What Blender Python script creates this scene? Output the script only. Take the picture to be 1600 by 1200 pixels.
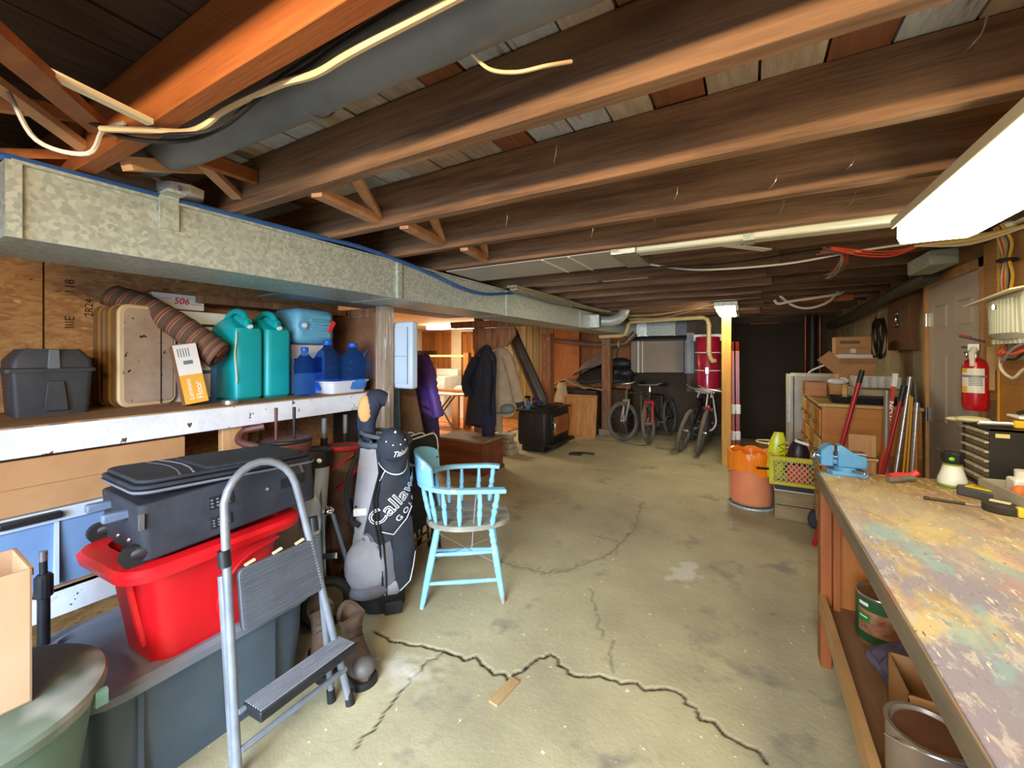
import bpy, bmesh, math, random
from mathutils import Vector, Matrix, noise
random.seed(7)
SC = bpy.context.scene
for o in list(bpy.data.objects): bpy.data.objects.remove(o)
C = SC.collection
pi = math.pi
def R(d): return math.radians(d)

# ---------------- camera, world, lights, exposure ----------------
cam = bpy.data.objects.new('camera', bpy.data.cameras.new('camera')); C.objects.link(cam)
cam.location = (0, 0, 1.46); cam.rotation_euler = (R(90), 0, math.atan(368/648))
cam.data.sensor_width = 36; cam.data.lens = 648/1600*36
cam.data.shift_y = -47/1600; cam.data.clip_start = .02
SC.camera = cam
SC.view_settings.view_transform = 'Standard'; SC.view_settings.look = 'None'
SC.view_settings.gamma = 1; SC.view_settings.use_curve_mapping = False
SC.view_settings.exposure = 0.32
W = bpy.data.worlds.new('world'); SC.world = W; W.use_nodes = True
W.node_tree.nodes['Background'].inputs[0].default_value = (.62, .78, 1, 1)
W.node_tree.nodes['Background'].inputs[1].default_value = 1.2
def area(name, loc, rot, sx, sy, power, col, spread=180):
    l = bpy.data.lights.new(name, 'AREA'); l.spread = R(spread); l.shape = 'RECTANGLE'; l.size = sx; l.size_y = sy
    l.energy = power; l.color = col
    o = bpy.data.objects.new(name, l); C.objects.link(o); o.location = loc; o.rotation_euler = rot
    return o
# daylight through the window behind the photographer, and the shop lights of the room
area('window_daylight', (-.55, -1.72, 1.3), (R(64), 0, R(18)), 1.9, 1.1, 80, (.62, .80, 1), 84)
area('shop_light_tube', (-.35, -.6, 1.95), (R(84), 0, 0), 1.3, .07, 46, (1, .74, .44))

# ---------------- helpers ----------------
def lin(h):
    h = h.lstrip('#'); h = h if len(h) == 6 else ''.join(q*2 for q in h); v = [int(h[i:i+2], 16)/255 for i in (0, 2, 4)]
    return tuple(((c+.055)/1.055)**2.4 if c > .04045 else c/12.92 for c in v) + (1,)
def mt(name, c, c2=None, r=.6, m=0, s=6, st=(1, 1, 1), b=0, bs=None, rand=0, em=0, det=6, lo=.35, hi=.65,
       spots=None, spots2=None, tr=0, ior=1.45, vor=0, alpha=1, coat=0, dist=0):
    M = bpy.data.materials.new(name); M.use_nodes = True
    N = M.node_tree.nodes; Lk = M.node_tree.links; P = N['Principled BSDF']
    P.inputs['Roughness'].default_value = r; P.inputs['Metallic'].default_value = m
    P.inputs['IOR'].default_value = ior
    if tr: P.inputs['Transmission Weight'].default_value = tr
    if alpha < 1: P.inputs['Alpha'].default_value = alpha
    if coat: P.inputs['Coat Weight'].default_value = coat; P.inputs['Coat Roughness'].default_value = .08
    tc = N.new('ShaderNodeTexCoord'); mp = N.new('ShaderNodeMapping'); mp.inputs[3].default_value = st
    Lk.new(tc.outputs['Object'], mp.inputs[0])
    oi = N.new('ShaderNodeObjectInfo')
    off = N.new('ShaderNodeVectorMath'); off.operation = 'ADD'
    cx = N.new('ShaderNodeMath'); cx.operation = 'MULTIPLY'; cx.inputs[1].default_value = 37.0
    Lk.new(oi.outputs['Random'], cx.inputs[0]); Lk.new(mp.outputs[0], off.inputs[0]); Lk.new(cx.outputs[0], off.inputs[1])
    V = off.outputs[0]
    def noi(sc, d=det, ds=0):
        n = N.new('ShaderNodeTexNoise'); n.inputs['Scale'].default_value = sc; n.inputs['Detail'].default_value = d
        n.inputs['Distortion'].default_value = ds; n.inputs['Roughness'].default_value = .62
        Lk.new(V, n.inputs['Vector']); return n.outputs['Fac']
    def ramp(f, ca, cb, a, z):
        n = N.new('ShaderNodeValToRGB'); n.color_ramp.elements[0].color = ca; n.color_ramp.elements[1].color = cb
        n.color_ramp.elements[0].position = a; n.color_ramp.elements[1].position = z
        Lk.new(f, n.inputs[0]); return n.outputs[0]
    def mix(a, bcol, f):
        n = N.new('ShaderNodeMix'); n.data_type = 'RGBA'
        Lk.new(f, n.inputs[0]); Lk.new(a, n.inputs[6]); n.inputs[7].default_value = bcol; return n.outputs[2]
    out = None
    if c2 or spots or rand or vor:
        if vor:
            v = N.new('ShaderNodeTexVoronoi'); v.inputs['Scale'].default_value = s; Lk.new(V, v.inputs['Vector'])
            sp = N.new('ShaderNodeSeparateColor'); Lk.new(v.outputs['Color'], sp.inputs[0])
            f = sp.outputs[0]; lo, hi = 0, 1
        else: f = noi(s, det, dist)
        out = ramp(f, lin(c), lin(c2 or c), lo, hi)
        for k, S in enumerate((spots, spots2)):
            if S:   # (colour, scale, threshold, softness)
                f2 = noi(S[1] * (1 + .01*k), 3)
                out = mix(out, lin(S[0]), ramp(f2, (0, 0, 0, 1), (1, 1, 1, 1), S[2], S[2] + S[3]))
        if rand:
            h = N.new('ShaderNodeHueSaturation'); mr = N.new('ShaderNodeMapRange')
            mr.inputs[3].default_value = 1 - rand; mr.inputs[4].default_value = 1 + rand
            Lk.new(oi.outputs['Random'], mr.inputs[0]); Lk.new(mr.outputs[0], h.inputs['Value']); Lk.new(out, h.inputs['Color']); out = h.outputs[0]
        Lk.new(out, P.inputs['Base Color'])
    else: P.inputs['Base Color'].default_value = lin(c)
    if em:
        P.inputs['Emission Color'].default_value = lin(c); P.inputs['Emission Strength'].default_value = em
    if b:
        bp = N.new('ShaderNodeBump'); bp.inputs['Strength'].default_value = b; bp.inputs['Distance'].default_value = .01
        Lk.new(noi(bs or s*4, 8), bp.inputs['Height']); Lk.new(bp.outputs[0], P.inputs['Normal'])
    return M

PRINT = {'lettering', 'lettering_fill', 'stamp_print', 'barcode', 'fine_print', 'white_word', 'print_mark', 'lid_print', 'peg_hole', 'badge_stud', 'rivet', 'eyelet', 'paint_mark', 'spoke', 'bent_nail', 'lattice_bar', 'litter'}
TINY = {'badge_stud', 'rivet', 'eyelet', 'spoke', 'peg_hole', 'bent_nail', 'paint_mark', 'lattice_bar'}
class B:
    def __init__(s): s.v = []; s.f = []; s.mi = []
    def add(s, vs, fs, mi=0):
        n = len(s.v); s.v += [tuple(v) for v in vs]; s.f += [tuple(i+n for i in f) for f in fs]; s.mi += [mi]*len(fs); return s
    def bx(s, x0, x1, y0, y1, z0, z1, mi=0, M=None):
        vs = [Vector((x, y, z)) for z in (z0, z1) for x, y in ((x0, y0), (x1, y0), (x1, y1), (x0, y1))]
        if M: vs = [M @ v for v in vs]
        return s.add(vs, [(3, 2, 1, 0), (4, 5, 6, 7), (0, 1, 5, 4), (1, 2, 6, 5), (2, 3, 7, 6), (3, 0, 4, 7)], mi)
    def box(s, c, d, rz=0, mi=0, rx=0, ry=0):
        M = Matrix.Translation(c) @ Matrix.Rotation(rz, 4, 'Z') @ Matrix.Rotation(ry, 4, 'Y') @ Matrix.Rotation(rx, 4, 'X')
        a, b, e = d[0]/2, d[1]/2, d[2]/2
        return s.bx(-a, a, -b, b, -e, e, mi, M)
    def beam(s, p, q, w, h, mi=0, up=(0, 0, 1)):   # rectangular bar from p to q
        p, q = Vector(p), Vector(q); t = (q-p).normalized(); u = Vector(up)
        sd = t.cross(u)
        if sd.length < 1e-4: sd = t.cross(Vector((1, 0, 0)))
        sd.normalize(); u = sd.cross(t)
        vs = [e + sd*a*w/2 + u*b*h/2 for e in (p, q) for a, b in ((-1, -1), (1, -1), (1, 1), (-1, 1))]
        return s.add(vs, [(3, 2, 1, 0), (4, 5, 6, 7), (0, 1, 5, 4), (1, 2, 6, 5), (2, 3, 7, 6), (3, 0, 4, 7)], mi)
    def loft(s, rings, c0=True, c1=True, closed=True, mi=0):
        n = len(rings[0]); vs = [p for r in rings for p in r]; fs = []
        for i in range(len(rings)-1):
            for j in range(n if closed else n-1):
                k = (j+1) % n; fs.append((i*n+j, i*n+k, (i+1)*n+k, (i+1)*n+j))
        if c0: fs.append(tuple(range(n))[::-1])
        if c1: fs.append(tuple((len(rings)-1)*n + j for j in range(n)))
        return s.add(vs, fs, mi)
    def tube(s, pts, r, n=8, cap=True, loop=False, mi=0):
        P = [Vector(p) for p in pts]; m = len(P); rings = []; nrm = None
        for i in range(m):
            a = P[(i-1) % m] if (i or loop) else P[0]; e = P[(i+1) % m] if (i < m-1 or loop) else P[-1]
            t = (e-a).normalized()
            if nrm is None:
                nrm = t.cross(Vector((0, 0, 1)))
                if nrm.length < .05: nrm = t.cross(Vector((1, 0, 0)))
            nrm = (nrm - t*nrm.dot(t)).normalized(); bn = t.cross(nrm)
            rr = r[i] if isinstance(r, (list, tuple)) else r
            rings.append([P[i] + (nrm*math.cos(2*pi*k/n) + bn*math.sin(2*pi*k/n))*rr for k in range(n)])
        if loop: rings.append(rings[0]); cap = False
        return s.loft(rings, cap, cap, True, mi)
    def cyl(s, p, q, r, r2=None, n=16, mi=0): return s.tube([p, q], [r, r if r2 is None else r2], n, mi=mi)
    def lathe(s, prof, c=(0, 0, 0), n=24, M=None, mi=0, sx=1, sy=1, c0=True, c1=True):
        rings = []
        for r, z in prof:
            ring = [Vector((r*sx*math.cos(2*pi*k/n), r*sy*math.sin(2*pi*k/n), z)) for k in range(n)]
            if M: ring = [M @ v for v in ring]
            rings.append([v + Vector(c) for v in ring])
        return s.loft(rings, c0, c1, True, mi)
    def prism(s, poly, h, M=None, mi=0):   # polygon in local xy extruded along local z
        n = len(poly); vs = [Vector((x, y, 0)) for x, y in poly] + [Vector((x, y, h)) for x, y in poly]
        if M: vs = [M @ v for v in vs]
        return s.add(vs, [tuple(range(n))[::-1], tuple(range(n, 2*n))] + [(i, (i+1) % n, n+(i+1) % n, n+i) for i in range(n)], mi)
    def torus(s, c, ax, Rr, r, n=28, m=8, mi=0):
        c = Vector(c); q = Vector((0, 0, 1)).rotation_difference(Vector(ax))
        return s.tube([c + q @ Vector((Rr*math.cos(2*pi*k/n), Rr*math.sin(2*pi*k/n), 0)) for k in range(n)], r, m, loop=True, mi=mi)
    def ball(s, c, r, n=14, m=8, mi=0, M=None):
        rx, ry, rz = r if isinstance(r, tuple) else (r, r, r)
        rings = [[Vector((c[0]+rx*math.sin(pi*i/m)*math.cos(2*pi*k/n), c[1]+ry*math.sin(pi*i/m)*math.sin(2*pi*k/n), c[2]-rz*math.cos(pi*i/m))) for k in range(n)] for i in range(m+1)]
        rings[0] = [v + Vector((1e-4*math.cos(k), 1e-4*math.sin(k), 0)) for k, v in enumerate(rings[0])]
        if M: rings = [[M @ v for v in r_] for r_ in rings]
        return s.loft(rings, False, False, True, mi)
    def rrect(s, x0, x1, y0, y1, r, z, k=4):
        out = []
        for cx, cy, a in ((x1-r, y1-r, 0), (x0+r, y1-r, 90), (x0+r, y0+r, 180), (x1-r, y0+r, 270)):
            for i in range(k+1):
                t = R(a + 90*i/k); out.append(Vector((cx + r*math.cos(t), cy + r*math.sin(t), z)))
        return out
    def text(s, body, size, fn, mi=0, shear=0, bold=0):
        cu = bpy.data.curves.new('t', 'FONT'); cu.body = body; cu.size = size; cu.align_x = 'CENTER'; cu.align_y = 'CENTER'
        cu.shear = shear; cu.offset = bold; cu.resolution_u = 3
        o = bpy.data.objects.new('t', cu); me = bpy.data.meshes.new_from_object(o)
        s.add([fn(v.co.x, v.co.y) for v in me.vertices], [tuple(p.vertices) for p in me.polygons], mi)
        bpy.data.objects.remove(o); bpy.data.curves.remove(cu); bpy.data.meshes.remove(me); return s
    def clusters(s):   # separate pieces: connected faces, merged where their boxes touch
        p = list(range(len(s.v)))
        def fd(i):
            while p[i] != i: p[i] = p[p[i]]; i = p[i]
            return i
        for f in s.f:
            a = fd(f[0])
            for i in f[1:]: p[fd(i)] = a
        bx = {}
        for i, v in enumerate(s.v):
            q = bx.setdefault(fd(i), [list(v), list(v)])
            for k in range(3): q[0][k] = min(q[0][k], v[k]); q[1][k] = max(q[1][k], v[k])
        ks = list(bx); cl = {k: k for k in ks}
        if len(ks) > 80: return None
        def fc(k):
            while cl[k] != k: k = cl[k]
            return k
        for i, a in enumerate(ks):
            for b in ks[:i]:
                if all(bx[a][0][k] < bx[b][1][k]+.002 and bx[b][0][k] < bx[a][1][k]+.002 for k in range(3)): cl[fc(a)] = fc(b)
        out = {}
        for f, m in zip(s.f, s.mi): out.setdefault(fc(fd(f[0])), []).append((f, m))
        return list(out.values())
    def done(s, name, mat, par=None, lab=None, cat=None, grp=None, bev=0, sm=35, kind=None, sub=0, fix=False, M=None, sol=0):
        if name in PRINT: kind = kind or ('stuff' if name in TINY else None)
        elif par is not None and not kind:
            cs = s.clusters()
            if cs and len(cs) > 1:
                best = None
                for c in sorted(cs, key=len, reverse=True):
                    b = B(); ix = {}
                    for f, m in c:
                        for i in f:
                            if i not in ix: ix[i] = len(b.v); b.v.append(s.v[i])
                        b.f.append(tuple(ix[i] for i in f)); b.mi.append(m)
                    o = b._done(name, mat, par, lab, cat, grp, bev, sm, kind, sub, fix, M, sol); best = best or o
                return best
        return s._done(name, mat, par, lab, cat, grp, bev, sm, kind, sub, fix, M, sol)
    def _done(s, name, mat, par=None, lab=None, cat=None, grp=None, bev=0, sm=35, kind=None, sub=0, fix=False, M=None, sol=0):
        vs = s.v if M is None else [tuple(M @ Vector(v)) for v in s.v]
        loc = Vector((0, 0, 0))
        if par is None and not fix:
            mn = [min(v[i] for v in vs) for i in range(3)]; mx = [max(v[i] for v in vs) for i in range(3)]
            loc = Vector(((mn[0]+mx[0])/2, (mn[1]+mx[1])/2, mn[2])); vs = [(v[0]-loc.x, v[1]-loc.y, v[2]-loc.z) for v in vs]
        me = bpy.data.meshes.new(name); me.from_pydata(vs, [], s.f)
        for m in (mat if isinstance(mat, (list, tuple)) else [mat]): me.materials.append(m)
        if any(s.mi): me.polygons.foreach_set('material_index', s.mi)
        bm = bmesh.new(); bm.from_mesh(me); bmesh.ops.recalc_face_normals(bm, faces=bm.faces); bm.to_mesh(me); bm.free()
        if sm: me.shade_smooth(); me.set_sharp_from_angle(angle=R(sm))
        o = bpy.data.objects.new(name, me); C.objects.link(o); o.location = loc
        if par is not None: o.parent = par
        if bev:
            md = o.modifiers.new('b', 'BEVEL'); md.width = bev; md.segments = 2; md.limit_method = 'ANGLE'; md.angle_limit = R(40)
        if sol:
            md = o.modifiers.new('s', 'SOLIDIFY'); md.thickness = sol; md.offset = 0
        if sub:
            md = o.modifiers.new('u', 'SUBSURF'); md.levels = sub; md.render_levels = sub
        if lab: o['label'] = lab
        if cat: o['category'] = cat
        if grp: o['group'] = grp
        if kind: o['kind'] = kind
        return o
def T(name, label, cat, loc=(0, 0, 0), rz=0, grp=None):
    o = bpy.data.objects.new(name, None); C.objects.link(o); o.empty_display_size = .05
    o.location = loc; o.rotation_euler = (0, 0, rz); o['label'] = label; o['category'] = cat
    if grp: o['group'] = grp
    return o
def cp(root, loc, rz=None, label=None):
    r = root.copy(); C.objects.link(r); r.location = loc
    if rz is not None: r.rotation_euler = (0, 0, rz)
    if label: r['label'] = label
    for ch in list(root.children):
        c = ch.copy(); C.objects.link(c); c.parent = r
        for g in list(ch.children):
            d = g.copy(); C.objects.link(d); d.parent = c
    return r
def TR(loc, rz=0, ry=0, rx=0): return Matrix.Translation(loc) @ Matrix.Rotation(rz, 4, 'Z') @ Matrix.Rotation(ry, 4, 'Y') @ Matrix.Rotation(rx, 4, 'X')
def basis(o, ex, ey):   # plane with origin o and axes ex, ey (third axis = normal)
    ex = Vector(ex).normalized(); ey = Vector(ey).normalized(); ez = ex.cross(ey); o = Vector(o)
    return Matrix(((ex.x, ey.x, ez.x, o.x), (ex.y, ey.y, ez.y, o.y), (ex.z, ey.z, ez.z, o.z), (0, 0, 0, 1)))
def curve(pts, k=6):   # Catmull-Rom
    P = [Vector(p) for p in pts]; P = [P[0]*2-P[1]] + P + [P[-1]*2-P[-2]]; out = []
    for i in range(1, len(P)-2):
        a, b, c, d = P[i-1:i+3]
        for j in range(k):
            t = j/k; out.append(.5*((2*b) + (c-a)*t + (2*a-5*b+4*c-d)*t*t + (3*b-a-3*c+d)*t**3))
    out.append(P[-2]); return out
def cable(name, pts, r, mat, lab=None, cat='cable', k=6, par=None, n=6):
    return B().tube(curve(pts, k), r, n).done(name, mat, par, lab, cat if par is None else None)

# ---------------- materials ----------------
joist_m = mt('joist wood', '#5f4635', '#8f6c4f', r=.75, s=3, st=(.6, 8, 8), b=.35, bs=9, rand=.22, spots=('#463022', 2.2, .56, .2))
joist_o = mt('warm fir wood', '#8a4a20', '#aa6632', r=.62, s=2.5, st=(.5, 7, 7), b=.2, bs=8, rand=.1)
plank_m = [mt('weathered grey board', '#a2a4a8', '#c6c8cb', r=.85, s=5, st=(6, 1, 6), b=.7, bs=14, rand=.12, spots=('#5d5650', 5, .55, .2)),
           mt('brown board', '#6d4028', '#8c5535', r=.8, s=4, st=(7, .8, 7), b=.5, bs=10, rand=.2, spots=('#8a6f5a', 3, .6, .2)),
           mt('dusty brown board', '#9c8672', '#b8a896', r=.85, s=5, st=(6, 1, 6), b=.6, bs=12, rand=.18)]
lumber = mt('pale lumber', '#b98a5c', '#d4a878', r=.6, s=3, st=(7, 7, .6), b=.15, bs=8, rand=.1)
lumber_x = mt('pale strip lumber', '#b5805a', '#cfa27c', r=.65, s=3, st=(2, 2, 2), b=.2, bs=10, rand=.15)
oldpost = mt('old brown post', '#7c5236', '#a27450', r=.75, s=3, st=(7, 7, .7), b=.4, bs=9, spots=('#5c3a26', 4, .57, .1), rand=.1)
yellowpost = mt('yellowed post wood', '#b98432', '#d39d48', r=.55, s=3, st=(8, 8, .5), b=.1, bs=8)
whitewash = mt('chipped white paint', '#dde1ea', '#eef0f6', r=.5, s=9, b=.3, bs=20, spots=('#5a4638', 17, .665, .02), spots2=('#94928f', 6, .66, .08))
galv = mt('galvanized steel', '#9faaa6', '#c3cdc7', r=.45, m=.3, s=70, vor=1, b=.04, bs=3)
galv_d = mt('dull grey steel', '#70747a', '#868a90', r=.5, m=.35, s=3, b=.05, bs=2)
foil = mt('crinkled foil', '#b9bdb8', '#dcded8', r=.25, m=.9, s=20, b=.9, bs=28)
tanmetal = mt('tan painted sheet metal', '#8d7d6e', '#a39283', r=.5, s=2, b=.05, bs=3)
card = mt('cardboard', '#b3855a', '#bf9166', r=.8, s=5, b=.06, bs=60, rand=.06)
card_d = mt('inner cardboard', '#96693f', '#a87a4c', r=.85, s=5)
blackpl = mt('black plastic', '#1b1c1f', '#232428', r=.45, s=20, b=.08, bs=90)
blackrub = mt('black rubber', '#161616', '#232323', r=.7, s=14)
blackfab = mt('black fabric', '#1f2126', '#2c2f36', r=.85, s=9, b=.35, bs=160)
greyfab = mt('grey nylon', '#8d8f98', '#a6a8b0', r=.7, s=6, b=.2, bs=140)
steel = mt('bright steel', '#b8bcc0', '#d5d8da', r=.28, m=.9, s=12)
alu = mt('brushed aluminium', '#9fa4aa', '#b9bec4', r=.33, m=.8, s=10, st=(1, 1, 5))
chrome = mt('chrome', '#d8dade', r=.1, m=1)
brass = mt('brass', '#c09a50', r=.3, m=.9)
copper = mt('copper pipe', '#b06a48', '#8f5238', r=.35, m=.85, s=12)
whitepl = mt('white plastic', '#d6d6d0', '#e4e4df', r=.4, s=6)
cream = mt('cream paint', '#e6d6b4', '#eddfc2', r=.6, s=4)
pvc = mt('yellowed plastic pipe', '#c2b078', '#d6c692', r=.4, s=6)
cream_cable = mt('cream cable', '#d9b98c', '#e4c79c', r=.5, s=12)
white_cable = mt('white cable', '#dcdad2', r=.5)
black_cable = mt('black cable', '#1e1a18', r=.5)
lamp_w = mt('lit diffuser', '#fcf3c8', r=.4, em=11.5)
white_t = mt('white ink', '#eceef2', r=.5)
dark_t = mt('dark ink', '#2a2622', r=.6)
red_t = mt('red ink', '#d43a3a', r=.5)
# ---------------- floor with its cracks ----------------
def floor_mat():
    M = mt('stained concrete', '#a2987a', '#bcb28e', r=.62, s=1.6, b=.25, bs=38, det=10, spots=('#8d8474', 3.3, .60, .12), spots2=('#e6e1d2', 30, .70, .012))
    N = M.node_tree.nodes; Lk = M.node_tree.links; P = N['Principled BSDF']
    src = P.inputs['Base Color'].links[0].from_socket
    at = N.new('ShaderNodeAttribute'); at.attribute_name = 'dirt'
    for ch, col in (('X', '#2e261d'), ('Y', '#d8d2c6')):
        sep = N.new('ShaderNodeSeparateXYZ'); Lk.new(at.outputs['Vector'], sep.inputs[0])
        mx = N.new('ShaderNodeMix'); mx.data_type = 'RGBA'
        Lk.new(sep.outputs[ch], mx.inputs[0]); Lk.new(src, mx.inputs[6]); mx.inputs[7].default_value = lin(col); src = mx.outputs[2]
    Lk.new(src, P.inputs['Base Color']); return M
cracks = [([(-1.71,1.55),(-1.58,1.53),(-1.45,1.57),(-1.27,1.61),(-1.2,1.62),(-1.11,1.64),(-1.01,1.61),(-.93,1.61),(-.9,1.7),(-.87,1.81),(-.83,1.85),(-.73,1.8),(-.68,1.78),(-.52,1.84),(-.38,1.87),(-.27,1.91),(-.22,1.87),(-.15,1.83),(-.07,1.8),(.06,1.74)], .0075, .012),
          ([(-1.27,1.05),(-1.29,1.26),(-1.3,1.37),(-1.32,1.48),(-1.3,1.6)], .0045, .007),
          ([(-.85,2.48),(-.73,2.26),(-.65,2.09)], .0065, .002), ([(-.54,1.88),(-.58,2.0),(-.59,2.1)], .0065, .002),
          ([(-.89,4.18),(-.82,3.46),(-.87,2.99),(-1.06,2.61),(-1.24,2.49),(-1.5,2.5)], .0085, .002)]
def make_floor():
    xs = []; x = -7.4
    def rng(a, b, st):
        n = max(1, round((b-a)/st)); return [a + (b-a)*i/n for i in range(n)]
    xs = rng(-7.4, -2.2, .3) + rng(-2.2, -1.8, .05) + rng(-1.8, .15, .009) + rng(.15, .5, .05) + rng(.5, 1.35, .2) + [1.35]
    ys = rng(-1.7, .9, .2) + rng(.9, 1.35, .02) + rng(1.35, 2.0, .008) + rng(2.0, 2.7, .012) + rng(2.7, 4.2, .022) + rng(4.2, 4.3, .05) + rng(4.3, 8.45, .25) + [8.45]
    segs = []
    for pts, w, dp in cracks:
        fine = []
        for (a, b), (c, d) in zip(pts, pts[1:]):
            n = max(2, int(math.hypot(c-a, d-b)/.03))
            for i in range(n):
                t = i/n; fine.append((a+(c-a)*t + .03*noise.noise((a*9+t*9, b*9, 1)), b+(d-b)*t + .04*noise.noise((a*9+t*11, b*9, 5))))
        fine.append(pts[-1])
        segs += [(p, q, w, dp) for p, q in zip(fine, fine[1:])]
    grid = {}
    for sgm in segs:
        for i in range(int(sgm[0][0]*10)-2, int(sgm[0][0]*10)+3):
            for j in range(int(sgm[0][1]*10)-2, int(sgm[0][1]*10)+3): grid.setdefault((i, j), []).append(sgm)
    vs = []; dirt = []
    for y in ys:
        for x in xs:
            z = 0; d1 = 0; d2 = 0; best = 9
            for p, q, w, dp in grid.get((int(x*10), int(y*10)), ()):
                dx, dy = q[0]-p[0], q[1]-p[1]; L2 = dx*dx+dy*dy or 1e-9
                t = min(1, max(0, ((x-p[0])*dx+(y-p[1])*dy)/L2)); d = math.hypot(x-p[0]-dx*t, y-p[1]-dy*t)
                if d/w < best: best = d/w; bw, bd = w, dp
            if best < 9:
                k = max(0, 1-best*.85); n = noise.noise((x*40, y*40, 2)); n2 = noise.noise((x*14, y*14, 7))
                z -= bd*min(1, k*1.5)*(.75+.6*n); d1 = min(1, k*2.2) * (.95+.4*n) * (1 if bd > .005 else .45)
                if bw > .008:
                    halo = max(0, 1-best/7); z += .004*halo*n*(best > .9); d1 = max(d1, .6*halo*max(0, n*1.3+n2))
            a = math.hypot((x+1.36)/.16, (y-1.42)/.10) + .8*noise.noise((x*16, y*16, 3)); d2 = max(0, .75*(1-a)) if a < 1 else 0
            a = math.hypot((x+.36)/.10, (y-2.98)/.16) + .9*noise.noise((x*12, y*12, 4)); d2 = max(d2, min(.7, 3*(1-a))) if a < 1 else d2
            a = math.hypot((x+1.3)/.22, (y-1.5)/.13)
            if a < 1: z += .006*(1-a)*noise.noise((x*22, y*22, 9))
            vs.append((x, y, z)); dirt.append((max(0, d1), d2, 0))
    nx = len(xs)
    fs = [(j*nx+i, j*nx+i+1, (j+1)*nx+i+1, (j+1)*nx+i) for j in range(len(ys)-1) for i in range(nx-1)]
    b = B(); b.add(vs, fs)
    o = b.done('floor', floor_mat(), fix=True, sm=180, kind='structure')
    at = o.data.attributes.new('dirt', 'FLOAT_VECTOR', 'POINT'); at.data.foreach_set('vector', [c for d in dirt for c in d])
make_floor()
B().bx(-7.4, 1.35, -1.7, 8.45, -.2, -.05).done('floor', mt('slab base', '#777'), fix=True, kind='structure').name = 'floor_slab'

# ---------------- ceiling: boards, joists, bridging ----------------
ceil = B().bx(-3.3, 1.4, -1.7, 8.5, 2.29, 2.36).done('ceiling', plank_m[1], fix=True, kind='structure')
x = -3.3; i = 0; plank_shade = mt('shade-darkened board', '#33241a', '#48362a', r=.9, s=4, st=(7, .8, 7), b=.4)  # shade of the upper-left ceiling cavity painted into the board colour
while x < 1.38:
    w = random.choice((.14, .155, .165)); y = -1.7
    while y < 8.5:
        e = min(8.5, y + random.choice((1.6, 2.4, 3.1))) if y > -1 else .54
        B().bx(x+.004, x+w-.004, y+.003, e-.003, 2.262 + random.random()*.006, 2.29).done('plank', plank_shade if y < 0 and x < -.9 else plank_m[random.choice((0, 0, 0, 1, 2, 2))], ceil, sm=0)
        y = e
    x += w; i += 1
JY = [.07, .53, .98, 1.44, 1.92, 2.38]
def joist(x0, x1, y, z0=2.07, mat=joist_m, w=.045):
    n = 24; b = B(); rings = []
    for k in range(n+1):
        xx = x0+(x1-x0)*k/n; dz = .004*noise.noise((xx*1.5, y*5, 0)); dy = .004*noise.noise((xx*.7, y*3, 4))
        rings.append([(xx, y-w/2+dy, z0+dz), (xx, y+w/2+dy, z0+dz), (xx, y+w/2+dy, 2.262), (xx, y-w/2+dy, 2.262)])
    b.loft(rings); return b.done('joist', mat, ceil, bev=.003)
joist(-3.3, 1.4, -.85); joist(-3.3, 1.4, -.4); joist(-3.3, 1.4, -1.3)
for y in JY: joist(-3.3, 1.4, y if y != .53 else .505, mat=joist_o if y < .6 else joist_m, w=.05)
for k, y in enumerate((2.88, 3.36, 3.82, 4.30, 4.80, 5.28, 5.76, 6.24, 6.72, 7.2, 7.68, 8.16)):
    joist(-3.3, .12+.1*random.random(), y); joist(-.5+.2*random.random(), 1.4, y+.05, 2.085)
for a, c in ((.53, .98), (.98, 1.44), (1.44, 1.92), (1.92, 2.38), (.07, .53)):
    xx = -1.42 if a > .9 else -1.75
    B().beam((xx, a+.02, 2.075), (xx-.13, c-.03, 2.105 if a > .9 else 2.24), .045, .04).done('bridging', lumber_x, ceil)
    B().beam((xx+.1, a+.03, 2.24), (xx-.12, c-.03, 2.12), .045, .02).done('bridging', lumber_x, ceil)
B().beam((-1.05, .12, 2.0), (-1.66, .47, 2.12), .06, .022).done('bridging', joist_o, ceil)
B().beam((-2.15, .12, 2.02), (-2.05, .5, 2.14), .09, .03).done('bridging', joist_o, ceil)
B().bx(-1.86, -1.5, .985, 1.03, 2.13, 2.2).done('blocking', lumber_x, ceil)
B().bx(-1.52, -1.2, 1.0, 1.06, 2.13, 2.19).done('blocking', lumber_x, ceil)
B().bx(-1.75, -1.72, .7, .95, 2.15, 2.2).done('blocking', joist_o, ceil)
B().bx(.52, .95, 5.46, 5.52, 2.02, 2.075).done('blocking', joist_o, ceil)
nails = B()
for (xx, y, dz) in ((-.62, 1.415, .09), (.07, 1.89, .03), (.3, 1.89, .05), (-.28, 1.89, .04), (-.8, 2.35, .07), (.12, 2.35, .06), (.38, 2.35, .05), (-.45, 2.35, .1), (.45, 1.415, .12), (-1.1, 1.89, .06)):
    nails.tube(curve([(xx, y+.02, 2.07+dz), (xx+.01, y-.03, 2.068+dz), (xx+.022, y-.045, 2.085+dz), (xx+.028, y-.05, 2.115+dz)], 3), .0022, 5)
n_o = nails.done('bent_nail', steel, ceil); n_o['kind'] = 'stuff'
B().bx(-1.85, -1.2, 3.42, 3.76, 2.13, 2.15).bx(-1.15, -.75, 3.45, 3.74, 2.12, 2.135).done('pale_board', whitepl, ceil)
# laundry ceiling
B().bx(-7.4, -3.0, 2.2, 8.5, 2.09, 2.14).done('ceiling', cream, fix=True, kind='structure')

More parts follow.
